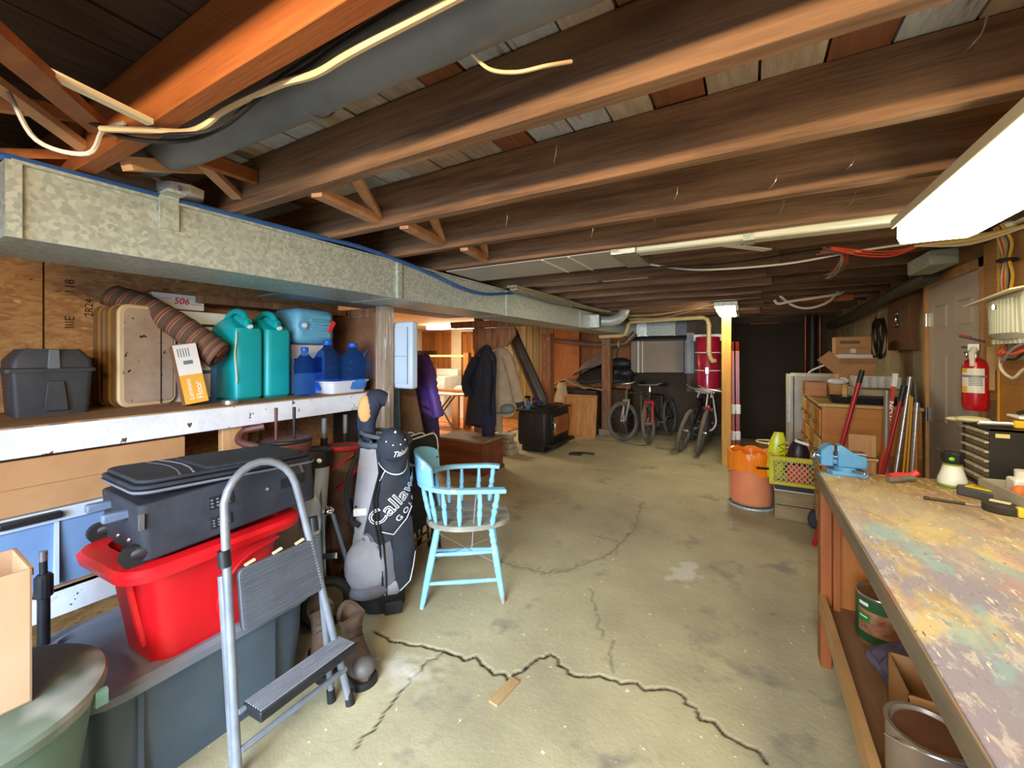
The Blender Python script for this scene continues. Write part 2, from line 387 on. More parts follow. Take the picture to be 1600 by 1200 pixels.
# ---------------- walls ----------------
osb = mt('oriented strand board', '#a8794c', '#c99b66', r=.75, s=11, st=(1, 1, 2.6), b=.3, bs=26, vor=0, det=9, dist=1.2, spots=('#6b4a30', 13, .64, .06), spots2=('#dcb888', 16, .64, .08), lo=.4, hi=.6)
wl = B().bx(-3.3, -3.03, -1.7, 2.3, 0, 2.26).done('wall_left', lumber, fix=True, kind='structure')
for k, (a, c) in enumerate(((-1.7, -.594), (-.59, .626), (.634, 1.85), (1.855, 2.3))):
    p = B().bx(-3.03, -2.98, a, c, 0, 2.2).done('osb_panel', osb, wl)
    if k == 2:
        fn = lambda ox, oz: (lambda u, v: (-2.978, ox - v, oz + u))
        b = B()
        b.text('2R24', .045, fn(.79, 1.70)); b.text('118', .05, fn(.72, 1.80)); b.text('IIIE', .05, fn(.72, 1.62)); b.text('II', .05, lambda u, v: (-2.978, .93+u, 1.74+v)); b.text('II -', .04, lambda u, v: (-2.978, 1.01+u, 1.73+v))
        b.done('stamp_print', dark_t, p, sm=0)
conc = mt('rough parged concrete', '#857a62', '#a89a78', r=.9, s=2.2, b=.9, bs=7, det=10, spots=('#b3a789', 3, .62, .08), spots2=('#4d463a', 2.6, .6, .15))
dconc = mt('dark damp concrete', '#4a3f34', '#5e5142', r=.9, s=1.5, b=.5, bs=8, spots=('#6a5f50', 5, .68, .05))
def rough_wall(name, p0, ex, wx, wz, nrm, mat, amp=.02, n=40, m=24):
    p0 = Vector(p0); ex = Vector(ex); nr = Vector(nrm); vs = []
    for j in range(m+1):
        for i in range(n+1):
            p = p0 + ex*wx*i/n + Vector((0, 0, wz*j/m)); vs.append(p + nr*amp*(noise.noise(p*2.3) + .5*noise.noise(p*6)))
    B().add(vs, [(j*(n+1)+i, j*(n+1)+i+1, (j+1)*(n+1)+i+1, (j+1)*(n+1)+i) for j in range(m) for i in range(n)]).done(name, mat, fix=True, sm=180, kind='structure', sol=.02)
rough_wall('wall_right', (1.225, 4.42, 0), (0, 1, 0), 4.05, 2.26, (-1, 0, 0), conc, .035, 60, 30)
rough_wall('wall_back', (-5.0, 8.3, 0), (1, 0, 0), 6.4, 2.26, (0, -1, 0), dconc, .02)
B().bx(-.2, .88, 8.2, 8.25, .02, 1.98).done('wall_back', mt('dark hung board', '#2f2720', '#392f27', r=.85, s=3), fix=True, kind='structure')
part = mt('partition board', '#8a6a44', '#a07c50', r=.7, s=3, st=(4, 4, .6))
B().bx(1.2, 1.36, -1.7, 3.42, 0, 2.26).done('wall_right', part, fix=True, kind='structure')
B().bx(1.2, 1.36, 3.42, 4.40, 1.985, 2.26).done('wall_right', part, fix=True, kind='structure')
# rear wall with the window that lets the daylight in
wr = mt('rear wall paint', '#a9a49a', '#b5b0a6', r=.8, s=4)
B().bx(-3.3, -1.55, -1.7, -1.6, 0, 2.26).bx(.45, 1.36, -1.7, -1.6, 0, 2.26).bx(-1.55, .45, -1.7, -1.6, 0, .65).bx(-1.55, .45, -1.7, -1.6, 1.95, 2.26).done('wall_rear', wr, fix=True, kind='structure')
B().bx(-1.55, -1.49, -1.68, -1.6, .65, 1.95).bx(.39, .45, -1.68, -1.6, .65, 1.95).bx(-1.55, .45, -1.68, -1.6, .65, .71).bx(-1.55, .45, -1.68, -1.6, 1.89, 1.95).done('window_1', whitepl, fix=True, kind='structure')
# laundry room shell
B().bx(-7.4, -5.0, 8.3, 8.4, 0, 2.12).done('wall_back', cream, fix=True, kind='structure')
B().bx(-7.5, -7.4, 2.2, 8.4, 0, 2.12).done('wall_left', cream, fix=True, kind='structure')
B().bx(-7.4, -3.3, 2.2, 2.3, 0, 2.12).done('wall_front', cream, fix=True, kind='structure')
lf = mt('laundry floor tile', '#b4703c', '#d08a50', r=.45, s=6, spots=('#8a4a26', 5, .58, .06))
fl = B().bx(-7.4, -3.9, 2.3, 8.3, .004, .01).done('floor', lf, fix=True, kind='structure')
for i in range(11):
    for j in range(8):
        xa = -7.4+i*.32; ya = 5.6+j*.32
        B().bx(xa+.004, xa+.316, ya+.004, ya+.316, .01, .016).done('tile', lf, fl, sm=0)
panel_w = mt('varnished panelling', '#7c4a1e', '#a5682e', r=.4, s=2.5, st=(6, 6, .35), b=.05, rand=.22)
def panelled(name, x0, x1, y, z1, mat, w=.16, kind='structure', t=.02):
    base = B().bx(x0, x1, y, y+.03, 0, z1).done(name, mat, fix=True, kind=kind)
    x = x0
    while x < x1-.02:
        e = min(x1, x+w); B().bx(x+.004, e-.004, y-t, y, .02, z1).done('panel_board', mat, base, bev=.004); x = e
    return base
def wood_slab(name, x0, x1, z1, y):
    d = B().bx(x0, x1, y-.05, y, .0, z1).done(name, panel_w, fix=True, kind='structure')
    n = 4; w = (x1-x0-.1)/n
    for k in range(n): B().bx(x0+.05+k*w+.004, x0+.05+(k+1)*w-.004, y-.065, y-.05, .05, z1-.06).done('panel_board', panel_w, d, bev=.003)
    return d
wood_slab('door_2', -7.38, -6.47, 2.05, 8.3); wood_slab('door_3', -6.12, -5.1, 2.0, 8.3)
olive = mt('olive panelling', '#6d5a26', '#8a7236', r=.5, s=2, st=(5, 5, .4), rand=.18)
panelled('wall_partition', -5.0, -3.55, 8.05, 2.08, olive)
oran = mt('orange plywood', '#8c5424', '#a8672f', r=.6, s=2, st=(3, 3, .7), rand=.2)
panelled('wall_partition', -3.55, -1.95, 8.05, 2.1, oran, .55)
B().bx(-3.05, -2.93, 7.88, 8.0, 0, 2.07).done('stud', joist_o, fix=True, lab='orange-brown stud standing between the two old posts', cat='stud')

# door on the right wall
d = B().bx(1.215, 1.255, 3.52, 4.36, .01, 1.97).done('door_1', mt('grey white door paint', '#c4beb6', '#cec8c0', r=.45, s=3), fix=True, kind='structure')
dm = d.data.materials[0]
for ya, yb in ((3.60, 3.90), (3.98, 4.28)):
    for za, zb in ((.25, .82), (.92, 1.5), (1.6, 1.86)):
        B().add([(1.214, ya, za), (1.214, yb, za), (1.214, yb, zb), (1.214, ya, zb), (1.222, ya+.03, za+.03), (1.222, yb-.03, za+.03), (1.222, yb-.03, zb-.03), (1.222, ya+.03, zb-.03), (1.208, ya+.06, za+.06), (1.208, yb-.06, za+.06), (1.208, yb-.06, zb-.06), (1.208, ya+.06, zb-.06)],
            [(0, 1, 5, 4), (1, 2, 6, 5), (2, 3, 7, 6), (3, 0, 4, 7), (4, 5, 9, 8), (5, 6, 10, 9), (6, 7, 11, 10), (7, 4, 8, 11), (8, 9, 10, 11)]).done('panel', dm, d, sm=0)
for z in (.3, 1.0, 1.72):
    B().bx(1.2, 1.215, 4.33, 4.40, z-.05, z+.05).cyl((1.2, 4.365, z-.05), (1.2, 4.365, z+.05), .008).done('hinge', steel, d)
B().bx(1.195, 1.3, 4.365, 4.41, 0, 2.03).bx(1.195, 1.3, 3.44, 3.515, 0, 2.03).bx(1.195, 1.3, 3.44, 4.41, 1.975, 2.03).done('trim_1', lumber, fix=True, kind='structure')

# ---------------- the big duct along the left ----------------
du = T('air_duct', 'long galvanized rectangular heating duct running under the joists above the shelf', 'duct', (-2.15, .34, 1.815))
def duct_part(y0, y1, mat):
    b = B(); xf, xb, z0, z1 = .225, -.21, 0, .225
    b.bx(xb, xf-.012, y0, y1, z0, z1)
    n = 8   # cross-broken front skin
    ya, yb = y0, y1; ym = (y0+y1)/2; xo = xf
    b.add([(xo-.012, ya, z0), (xo-.012, yb, z0), (xo-.012, yb, z1), (xo-.012, ya, z1), (xo+.002, ya+(yb-ya)*.3, z0+.11), (xo+.002, ya+(yb-ya)*.7, z0+.11)],
          [(0, 1, 5, 4), (1, 2, 5), (2, 3, 4, 5), (3, 0, 4)])
    b.done('duct_section', mat, du, sm=8)
duct_part(0, 1.6, galv); duct_part(1.605, 2.96, galv); duct_part(2.97, 4.9, galv); duct_part(4.905, 7.2, galv)
for y in (1.602, 2.965, 4.902): B().bx(-.213, .229, y-.018, y+.018, -.003, .228).done('drive_cleat', galv, du)
B().bx(-.213, .229, -.012, .022, -.003, .228).done('end_flange', galv, du)
B().bx(.20, .232, .0, 7.2, .222, .232).done('seam_lip', galv, du)
B().bx(.222, .236, .36, .42, .12, .25).bx(.222, .3, .36, .42, .245, .255).done('hanger_strap', galv, du)
B().bx(-.45, -.21, 1.1, 2.9, -.004, .004).done('duct_flange', galv_d, du)
# round branch duct between the first joists, and take-off elbow
rd = T('round_duct', 'dull grey round branch duct lying between the two nearest joists', 'duct', (0, .70, 2.18))
B().tube([(-1.9, -.03, .0), (-1.6, -.025, .0), (-1.0, -.01, 0), (1.35, .03, -.01)], [.066, .078, .08, .08], 28).done('pipe', galv_d, rd)
B().tube([(-1.94, -.03, 0), (-1.9, -.03, 0)], [.06, .066], 28).done('end_collar', galv_d, rd)
for xx in (-1.02, .1): B().torus((xx, 0, 0), (1, 0, 0), .08, .003).done('bead', galv_d, rd)
el = T('duct_elbow', 'shiny take-off elbow rising from the far end of the long duct', 'duct', (-1.9, 5.75, 1.92))
B().bx(-.03, .1, -.13, .13, -.09, .09).done('boot', foil, el)
B().tube([(.1, 0, 0), (.22, .02, 0), (.32, .06, .03), (.38, .1, .1), (.40, .12, .2), (.4, .12, .33)], .075, 18).done('elbow_pipe', galv, el)
# panned joist bay
pn = T('joist_pan', 'flat white sheet metal pan closing one joist bay', 'duct', (-1.2, 2.63, 2.062))
pm = mt('white pan metal', '#b9b7ae', '#c9c7be', r=.5, m=.2, s=3)
B().bx(-.72, .5, -.225, .225, 0, .006).done('pan_sheet', pm, pn)
for a in (.05, .23): B().bx(a, a+.012, -.225, .225, -.006, 0).done('pan_seam', whitepl, pn)
B().bx(.5, .64, -.22, .2, -.02, .05).done('boot', foil, pn)
cd = T('flat_duct', 'long slim white duct running along the joist beyond the shop light', 'duct', (0, 2.47, 2.07))
B().bx(-.56, .62, -.05, .05, -.03, .03).done('duct_body', mt('pale green white metal', '#ccd2c2', '#d6dbcc', r=.4, m=.3, s=3), cd, bev=.012)
B().bx(.60, .66, -.052, .052, -.032, .032).done('end_cap', whitepl, cd, bev=.01)
B().bx(-.02, .03, -.054, .054, -.034, .034).done('strap', galv, cd)
B().beam((-.15, .05, -.01), (.1, .34, -.01), .05, .006).done('hanger_strap', whitepl, cd)
# cross duct at the back and plenum box
cdx = T('cross_duct', 'foil patched square duct crossing the back of the basement above the furnace box', 'duct', (-1.2, 7.75, 1.9))
B().bx(-.98, -.55, -.12, .2, -.12, .12).done('duct_section', galv, cdx); B().bx(-.54, -.36, -.125, .2, -.125, .125).done('duct_section', foil, cdx)
B().bx(-.35, .1, -.12, .2, -.12, .12).done('duct_section', galv, cdx); B().bx(.11, .78, -.122, .2, -.122, .122).done('duct_section', galv_d, cdx)
for a in (-.55, -.355, .105, .4): B().bx(a-.01, a+.01, -.135, .2, -.13, .13).done('drive_cleat', galv, cdx)
pb = T('plenum_box', 'tan sheet metal return air box hanging above the bicycles', 'duct', (-1.38, 7.9, 1.12))
B().add([(-.48, -.2, 0), (.42, -.2, .02), (.42, .3, .02), (-.48, .3, 0), (-.48, -.2, .57), (.42, -.2, .57), (.42, .3, .57), (-.48, .3, .57), (-.03, -.215, .3)],
        [(3, 2, 1, 0), (4, 5, 6, 7), (0, 1, 8), (1, 5, 8), (5, 4, 8), (4, 0, 8), (1, 2, 6, 5), (2, 3, 7, 6), (3, 0, 4, 7)]).done('box_body', tanmetal, pb, sm=5)
B().bx(-.36, -.33, -.222, -.2, .0, .57).bx(-.28, -.26, -.222, -.2, 0, .57).done('corner_strip', whitepl, pb)
B().bx(.43, .52, -.18, .1, .0, .6).done('side_post', galv_d, pb)
B().bx(-.5, .5, -.23, .32, .57, .6).done('top_flange', blackpl, pb)
cp_ = T('copper_waste_pipe', 'dull brown horizontal waste pipe between the two old posts', 'pipe', (-2.5, 7.4, 1.67))
B().tube(curve([(-.75, 0, .05), (.1, 0, -.04), (.55, 0, -.03), (.66, 0, .03), (.78, 0, .16)], 4), .05, 14).done('pipe', mt('brown pipe', '#74604c', '#8a745c', r=.35, m=.5, s=5), cp_)
B().torus((.5, 0, -.035), (1, 0, 0), .055, .012).done('coupling', galv, cp_); B().bx(.3, .33, -.055, .055, -.1, .146).done('hanger_strap', galv_d, cp_)

# posts
def post(x, y, w, z1, mat, lab, name='post'): return B().bx(x-w/2, x+w/2, y-w/2, y+w/2, 0, z1).done(name, mat, lab=lab, cat='post', bev=.006)
redpaint = mt('flaking red brown paint', '#8a5236', '#a06844', r=.75, s=4, st=(4, 4, .8), b=.3, spots=('#cfc4b4', 6, .66, .04))
post(-3.01, 6.55, .175, 1.81, redpaint, 'old post with flaking red paint behind the wood stove')
post(-2.225, 7.43, .155, 1.81, oldpost, 'old brown post beside the parked bicycles')
B().bx(-2.34, -2.11, 7.3, 7.352, 0, .1).done('post_footing', conc, lab='small concrete footing under the post beside the bicycles', cat='footing')
post(-.24, 6.12, .11, 2.06, yellowpost, 'yellow-brown wooden post under the small far ceiling light')
post(-3.2, 4.72, .1, 2.06, oldpost, 'thin wooden post that the coats hang from')
g = B(); g.prism([(-.32, .0), (.32, 0), (.32, -.1), (.2, -.24), (-.02, -.28), (-.32, -.28)], .05, TR((-2.88, 4.62, 1.80), 0, 0, R(90)))
gs = g.done('gusset_board', oldpost, lab='brown wooden gusset board above the hanging coats', cat='board', bev=.004)
B().bx(-3.6, -2.3, 4.6, 4.7, 1.815, 1.9).done('header_beam', oldpost, lab='short brown header beam under the duct above the coats', cat='beam')

# ---------------- wires on the joists ----------------
cable('romex_cable', [(-1.5, .42, 2.06), (-1.38, .48, 2.052), (-1.3, .53, 2.05), (-1.24, .55, 2.062), (-1.17, .565, 2.09), (-.95, .57, 2.085), (-.81, .57, 2.065), (-.67, .57, 2.07), (-.3, .58, 2.08), (.9, .58, 2.09)], .008, cream_cable, 'cream cable sagging below the nearest joist beside the round duct')
cable('black_wire', [(-1.62, .38, 2.13), (-1.5, .46, 2.06), (-1.36, .54, 2.045), (-1.2, .575, 2.06), (-1.0, .575, 2.09), (-.85, .58, 2.10), (-.6, .59, 2.13), (.5, .6, 2.15)], .006, black_cable, 'black wire looping beside the nearest joist')
cable('black_wire', [(-1.66, .36, 2.15), (-1.5, .44, 2.07), (-1.3, .52, 2.04), (-1.2, .57, 2.06), (-1.0, .59, 2.12), (-.6, .6, 2.16)], .005, black_cable, 'thinner black wire under the cream cable beside the nearest joist')
cable('looped_wire', [(-.52, .74, 2.11), (-.48, .75, 2.07), (-.42, .76, 2.05), (-.36, .78, 2.055), (-.33, .84, 2.09)], .004, cream_cable, 'thin cream wire loop dropping below the round duct')
jb = T('junction_box', 'pale round junction box above the duct near the round duct end', 'junction box', (-2.0, .80, 2.11))
B().lathe([(.0, -.02), (.062, -.022), (.08, -.012), (.082, .02), (.0, .022)], n=8).done('box_body', whitepl, jb)
B().cyl((.07, -.03, -.005), (.095, -.04, -.005), .008).done('knockout_screw', steel, jb)
cable('box_wire', [(.0, -.05, .0), (-.01, -.09, .04), (-.06, -.16, .03), (-.10, -.2, .06), (-.04, -.22, .13), (.02, -.24, .15)], .009, cream_cable, par=jb)
cable('white_wire', [(-1.72, .3, 2.16), (-1.62, .33, 2.02), (-1.52, .4, 1.99), (-1.55, .44, 2.08), (-1.5, .47, 2.1)], .006, white_cable, 'white wire loop hanging near the bridging at the upper left corner')
B().beam((-1.265, .17, 2.058), (-1.34, .47, 2.058), .022, .014).done('thin_lath', cream, lab='thin pale lath crossing below the nearest joist at the upper left', cat='lath')
cable('blue_cable', [(-1.94, .3, 2.052), (-1.93, 1.2, 2.06), (-1.92, 1.62, 2.068), (-1.92, 2.15, 2.03), (-1.905, 2.58, 1.965), (-1.91, 2.9, 1.96), (-1.92, 3.25, 2.01), (-1.95, 3.5, 2.05)], .013, mt('blue cable', '#2f5a9c', '#3a6ab0', r=.4), 'thick blue cable draped along the top edge of the long duct')
for k in range(5):
    cable('grey_cable', [(-1.86+.02*k, 3.2, 2.06), (-1.84+.025*k, 4.1, 2.03+.006*k), (-1.8+.02*k, 5.1, 2.045), (-1.74+.03*k, 6.4, 2.06), (-1.6+.05*k, 7.5, 2.06)], .012, mt('grey cable', '#8f866e', '#a39a80', r=.6) if k == 0 else bpy.data.materials['grey cable'], 'grey beige cable above the far long duct, ' + ('nearest the duct front edge', 'second from the duct front edge', 'middle one of the five', 'fourth from the duct front edge', 'farthest from the duct front edge')[4-k])
sp = B().cyl((-1.84, 3.25, 2.055), (-1.8, 4.6, 2.04), .03, .028).done('spiral_pipe', foil, lab='short crinkled silver pipe lying on the long duct where the cable bundle starts', cat='pipe')
cable('far_wire', [(-1.5, 6.1, 2.02), (-1.1, 5.8, 1.985), (-.75, 5.6, 2.0), (-.35, 5.3, 2.03)], .008, cream_cable, 'cream wire sagging towards the small far ceiling light')
cable('far_wire', [(-1.6, 6.5, 2.0), (-1.2, 6.4, 1.985), (-.9, 6.2, 2.0), (-.4, 5.5, 2.05)], .008, cream_cable, 'lower cream wire sagging behind the far ceiling light wire')
cable('white_wire', [(-.6, 2.83, 2.06), (-.3, 3.2, 2.055), (.2, 3.25, 2.05), (.6, 3.05, 2.055), (1.1, 2.95, 2.06)], .007, white_cable, 'long white wire running under the far joists towards the pegboard')
cable('dark_wire', [(-1.0, 2.88, 2.06), (-.5, 2.95, 2.05), (-.1, 3.1, 2.06), (.4, 2.95, 2.065)], .007, black_cable, 'dark wire crossing below the far joists')
cable('hanging_wire', [(.3, 5.25, 2.075), (.42, 5.2, 1.96), (.55, 5.2, 1.93), (.7, 5.2, 1.98), (.8, 5.3, 2.09)], .012, white_cable, 'pale wire loop hanging from far joists in front of dark wall')
cable('hanging_wire', [(.24, 5.1, 2.02), (.28, 5.1, 1.98), (.4, 5.1, 2.0), (.75, 5.2, 2.05), (.85, 5.33, 2.09)], .014, white_cable, 'short pale flex with a bent end hanging left of the far wire loop')
wb = T('wire_bundle', 'tangled bundle of coloured wires hanging below the joists near the far wall', 'wire bundle', (.5, 3.0, 2.04))
cols = [mt('wire '+n, c, r=.5) for n, c in (('red', '#c4442e'), ('yellow', '#d0a032'), ('grey', '#84807c'), ('white', '#c8c2b6'), ('brown', '#6a4a38'), ('black', '#23201e'))]
for k in range(10):
    q = random.uniform(-.02, .02)
    cable('wire', [(-.12+q, -.1+.02*k, .02), (-.02+q, .02+q, 0), (.0+q, .15, -.02-.012*(k % 5)), (q-.02, .4, -.05-.01*(k % 4)), (q+.0, .75, -.0)], .006, cols[(k*2+2) % 6], par=wb, k=4, n=5)
for k in range(3): cable('wire', [(-.1, -.14, .01-.005*k), (.05, -.06, -.01-.014*k), (.2, .02, -.015-.012*k), (.32, .02, .01)], .0045, cols[0], par=wb, k=4)
for k in range(4): cable('wire', [(.28, .0, .0), (.45, -.12, -.01-.01*k), (.62, -.3, .0), (.75, -.5, .02)], .006, cols[(1, 3, 1, 3)[k]], par=wb, k=4)
jg = T('junction_box', 'pale green metal junction box under joist near the white door', 'junction box', (1.0, 3.55, 1.985))
B().bx(-.06, .06, -.2, .2, 0, .09).done('box_body', mt('pale green metal', '#9aa593', '#a9b3a2', r=.5, m=.3), jg, bev=.005); B().bx(-.064, -.06, -.19, .19, .005, .085).done('cover_plate', galv, jg)

# ---------------- lamps ----------------
sl = T('ceiling_light', 'long bright fluorescent wrap light above the paint-stained workbench', 'ceiling light', (.635, 1.61, 1.93)); sl.scale = (.74, 1, 1)
B().bx(-.165, .165, -.63, .63, .06, .075).bx(-.172, -.158, -.63, .63, .04, .075).bx(.158, .172, -.63, .63, .04, .075).bx(-.09, .09, -.6, .6, .075, .14).done('housing', mt('lamp housing', '#b5ad98', r=.5), sl, bev=.004)
rings = []
for y in (-.625, .58, .63):
    s_ = 1 if y < .6 else .93
    rings.append([(-.152*s_, y, .058), (-.155*s_, y, .0), (-.14*s_, y, -.025), (.14*s_, y, -.025), (.155*s_, y, .0), (.152*s_, y, .058)])
B().loft(rings).done('diffuser', lamp_w, sl, sm=30)
fl_ = T('ceiling_light', 'small square bright light fixed to far joists above yellow post', 'ceiling light', (-.22, 5.85, 1.95))
B().bx(-.12, .12, -.5, .4, .06, .11).bx(.10, .13, -.5, .4, .0, .06).done('housing', galv, fl_)
B().bx(-.1, .1, -.49, .38, .0, .06).done('diffuser', mt('far lamp', '#fff2d0', em=32), fl_, bev=.02)
lt = T('ceiling_light', 'bright fluorescent tube light on the cream laundry ceiling', 'ceiling light', (-5.45, 7.0, 2.04))
B().bx(-.65, .65, -.06, .06, .02, .05).done('housing', whitepl, lt)
B().bx(-.62, .62, -.09, .09, -.05, .02).done('diffuser', mt('laundry lamp', '#fff0d2', em=22), lt, bev=.02)
area('laundry_glow', (-5.4, 6.0, 2.0), (0, 0, 0), 1.2, .3, 60, (1, .87, .68))
# ================= LEFT: shelf and what stands on and under it =================
sh = T('storage_shelf', 'rough built-in wooden shelf with chipped white front board along the chipboard wall', 'shelf', (-2.66, .9, 0))
ply = mt('worn plywood', '#8f6a4a', '#ab8560', r=.75, s=3, st=(4, .8, 4), b=.15)
B().bx(-.31, .31, -2.3, 1.37, 1.165, 1.19).done('shelf_board', ply, sh)
b = B()
for k in range(5): b.bx(.311, .313, -.66+k*.09, -.61+k*.09, 1.17, 1.187)
b.done('paint_mark', dark_t, sh)
B().bx(.28, .325, -2.3, 1.36, 1.075, 1.185).done('front_board', whitewash, sh, bev=.003)
B().bx(-.31, .31, -2.3, 1.37, .53, .55).done('shelf_board', ply, sh); B().bx(.27, .31, -2.3, 1.3, .43, .545).done('front_board', whitewash, sh, bev=.003)
for y in (-1.4, .285): B().bx(.235, .278, y-.05, y+.05, .55, 1.165).done('upright', lumber, sh, bev=.003)
B().bx(-.3, -.26, .55, .65, .55, 1.165).done('upright', lumber, sh, bev=.003)
for y in (-1.4, 1.25): B().bx(.2, .26, y-.04, y+.04, 0, .53).done('upright', lumber, sh, bev=.003)
B().bx(.265, .36, 1.27, 1.36, 0, 1.812).done('corner_post', mt('weathered post', '#8c7660', '#b6a592', r=.8, s=3, st=(8, 8, .6), b=.4, spots=('#dcdcdc', 4, .6, .06)), sh, bev=.004)
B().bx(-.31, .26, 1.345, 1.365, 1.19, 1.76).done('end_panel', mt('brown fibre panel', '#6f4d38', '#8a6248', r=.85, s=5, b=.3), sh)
B().bx(-.31, .262, 1.33, 1.36, 1.74, 1.81).done('end_rail', oldpost, sh); B().bx(.19, .235, 1.32, 1.345, 1.19, 1.75).done('end_batten', oldpost, sh)
B().tube(curve([(.12, 1.335, 1.5), (.09, 1.32, 1.45), (.1, 1.31, 1.4), (.07, 1.32, 1.36)], 4), .006, 5).done('hanging_wire', galv_d, sh)
B().bx(-.31, -.1, .3, 1.3, 1.76, 1.8).done('ledger_board', oldpost, sh)

B().bx(-.31, .262, 1.345, 1.362, .0, 1.165).done('end_panel', mt('added dark panel', '#33261e', '#45342a', r=.9, s=4), sh)  # added lower panel, coloured dark so the gap behind the clubs reads dark
# battery box
bb = T('battery_box', 'grey black plastic battery box with a snap lid at the left end of the shelf', 'box', (-2.77, .60, 1.19), R(-4))
gb = mt('slate plastic', '#34373c', '#40444a', r=.5, s=8, b=.1, bs=60)
b = B(); b.loft([b.rrect(-.15, .10, -.115, .115, .02, 0), b.rrect(-.155, .112, -.125, .125, .02, .19)]); b.done('box_body', gb, bb)
b = B(); b.loft([b.rrect(-.165, .122, -.145, .135, .02, .19), b.rrect(-.165, .122, -.145, .135, .02, .205), b.rrect(-.155, .114, -.125, .125, .02, .21), b.rrect(-.155, .114, -.122, .122, .02, .245), b.rrect(-.15, .10, -.088, .088, .02, .292)]); b.done('lid', gb, bb)
B().prism([(-.03, .0), (.045, 0), (.032, .13), (-.02, .13)], .012, TR((.107, 0, .02), R(90), 0, R(90))).done('recess_panel', gb, bb, bev=.003)
B().prism([(-.02, .0), (.02, 0), (.016, .085), (-.016, .085)], .014, TR((.108, 0, .205), R(90), 0, R(90))).done('latch', mt('grey latch', '#6a7078', r=.4), bb, bev=.003)
# old suitcase standing on end
su = T('vintage_suitcase', 'worn tan hard suitcase with pale rounded edges standing upright on the shelf', 'suitcase', (-2.86, .94, 1.19), R(10))
tan = mt('worn tan vinyl', '#a8937f', '#bfab99', r=.6, s=6, b=.15, spots=('#3a2c22', 22, .655, .02))
brn = mt('brown side vinyl', '#7c5a38', '#93703f', r=.55, s=4)
def rr2(x0, x1, y0, y1, r, k=5): return [(v.x, v.y) for v in B().rrect(x0, x1, y0, y1, r, 0, k)]
prof = rr2(-.135, .125, 0, .52, .045)
Mx = TR((0, 0, 0), R(90), 0, R(90))   # local xy -> world yz, extrude +x
for nm, x0, w, mat, a in (('shell', -.10, .095, brn, 1), ('shell', .0, .10, brn, 1)):
    B().prism(prof, w, TR((x0, 0, 0)) @ Mx).done(nm, mat, su, bev=.008)
B().prism(rr2(-.138, .128, -.002, .523, .048), .02, TR((.10, 0, 0)) @ Mx).done('edge_trim', mt('pale edge binding', '#d8bd8e', '#e6cea4', r=.5, s=5), su, bev=.008)
B().prism(rr2(-.118, .108, .018, .503, .03), .006, TR((.118, 0, 0)) @ Mx).done('face_panel', tan, su, bev=.002)
B().bx(.1235, .1262, .045, .049, .005, .518).done('closing_seam', blackpl, su)
for x in (-.04, .045): B().prism(rr2(-.14, .13, -.002, .525, .048), .008, TR((x, 0, 0)) @ Mx).done('edge_trim', mt('ochre binding', '#b08a48', r=.5), su)
# woven rug roll
rug = T('rolled_rug', 'striped brown and red woven rug roll lying over the tan suitcase', 'rug', (0, 0, 0))
m_rug = bpy.data.materials.new('striped weave')
def rugmat():
    M = m_rug; M.use_nodes = True; N = M.node_tree.nodes; L = M.node_tree.links; P = N['Principled BSDF']; P.inputs['Roughness'].default_value = .95
    at = N.new('ShaderNodeAttribute'); at.attribute_name = 'along'; cr = N.new('ShaderNodeValToRGB'); cr.color_ramp.interpolation = 'CONSTANT'
    mm = N.new('ShaderNodeMath'); mm.operation = 'FRACT'; mu = N.new('ShaderNodeMath'); mu.operation = 'MULTIPLY'; mu.inputs[1].default_value = 11
    L.new(at.outputs['Fac'], mu.inputs[0]); L.new(mu.outputs[0], mm.inputs[0]); L.new(mm.outputs[0], cr.inputs[0])
    els = [(0, '#5a4838'), (.3, '#8e4a40'), (.38, '#ad7a62'), (.44, '#5c4a3a'), (.52, '#8e4a40'), (.6, '#b08068'), (.66, '#5e4e40'), (.9, '#74503f')]
    e = cr.color_ramp.elements; e[0].color = lin(els[0][1]); e[1].position = els[1][0]; e[1].color = lin(els[1][1])
    for p, c in els[2:]: n = e.new(p); n.color = lin(c)
    L.new(cr.outputs[0], P.inputs['Base Color'])
rugmat()
def rug_roll(pts, r0, r1):
    path = curve(pts, 8); n = len(path); m = 26; rings = []
    t = (Vector(pts[-1])-Vector(pts[0])).normalized(); a = t.cross(Vector((0, 0, 1))).normalized(); c = a.cross(t)
    for i, p in enumerate(path):
        r = r0+(r1-r0)*i/(n-1)
        rings.append([p + (a*math.cos(2*pi*k/m)+c*math.sin(2*pi*k/m)*.8)*r*(1+.03*math.sin(i*2.1+k)) for k in range(m)])
    rings.append([p + (q-p)*.72 for q in rings[-1] for p in (path[-1],)]); rings.append([path[-1] + (q-path[-1])*.9 - t*.03 for q in rings[-1]])
    b = B(); b.loft(rings, True, True); o = b.done('rug_body', m_rug, rug)
    at = o.data.attributes.new('along', 'FLOAT', 'POINT'); at.data.foreach_set('value', [min(i, n-1)/(n-1) for i in range(len(rings)) for k in range(m)])
    b = B(); pe = path[-1]
    for rr in (.75, .5, .28): b.tube([pe + t*.004 + (a*math.cos(k*.5)+c*math.sin(k*.5)*.8)*r1*rr*(1-.02*k) for k in range(13)], .007, 5)
    re_ = b.done('rolled_end', m_rug, rug); at = re_.data.attributes.new('along', 'FLOAT', 'POINT'); at.data.foreach_set('value', [.05]*len(b.v))
rug_roll([(-2.86, .84, 1.765), (-2.83, .96, 1.72), (-2.74, 1.08, 1.62), (-2.64, 1.16, 1.52), (-2.57, 1.21, 1.45)], .075, .098)
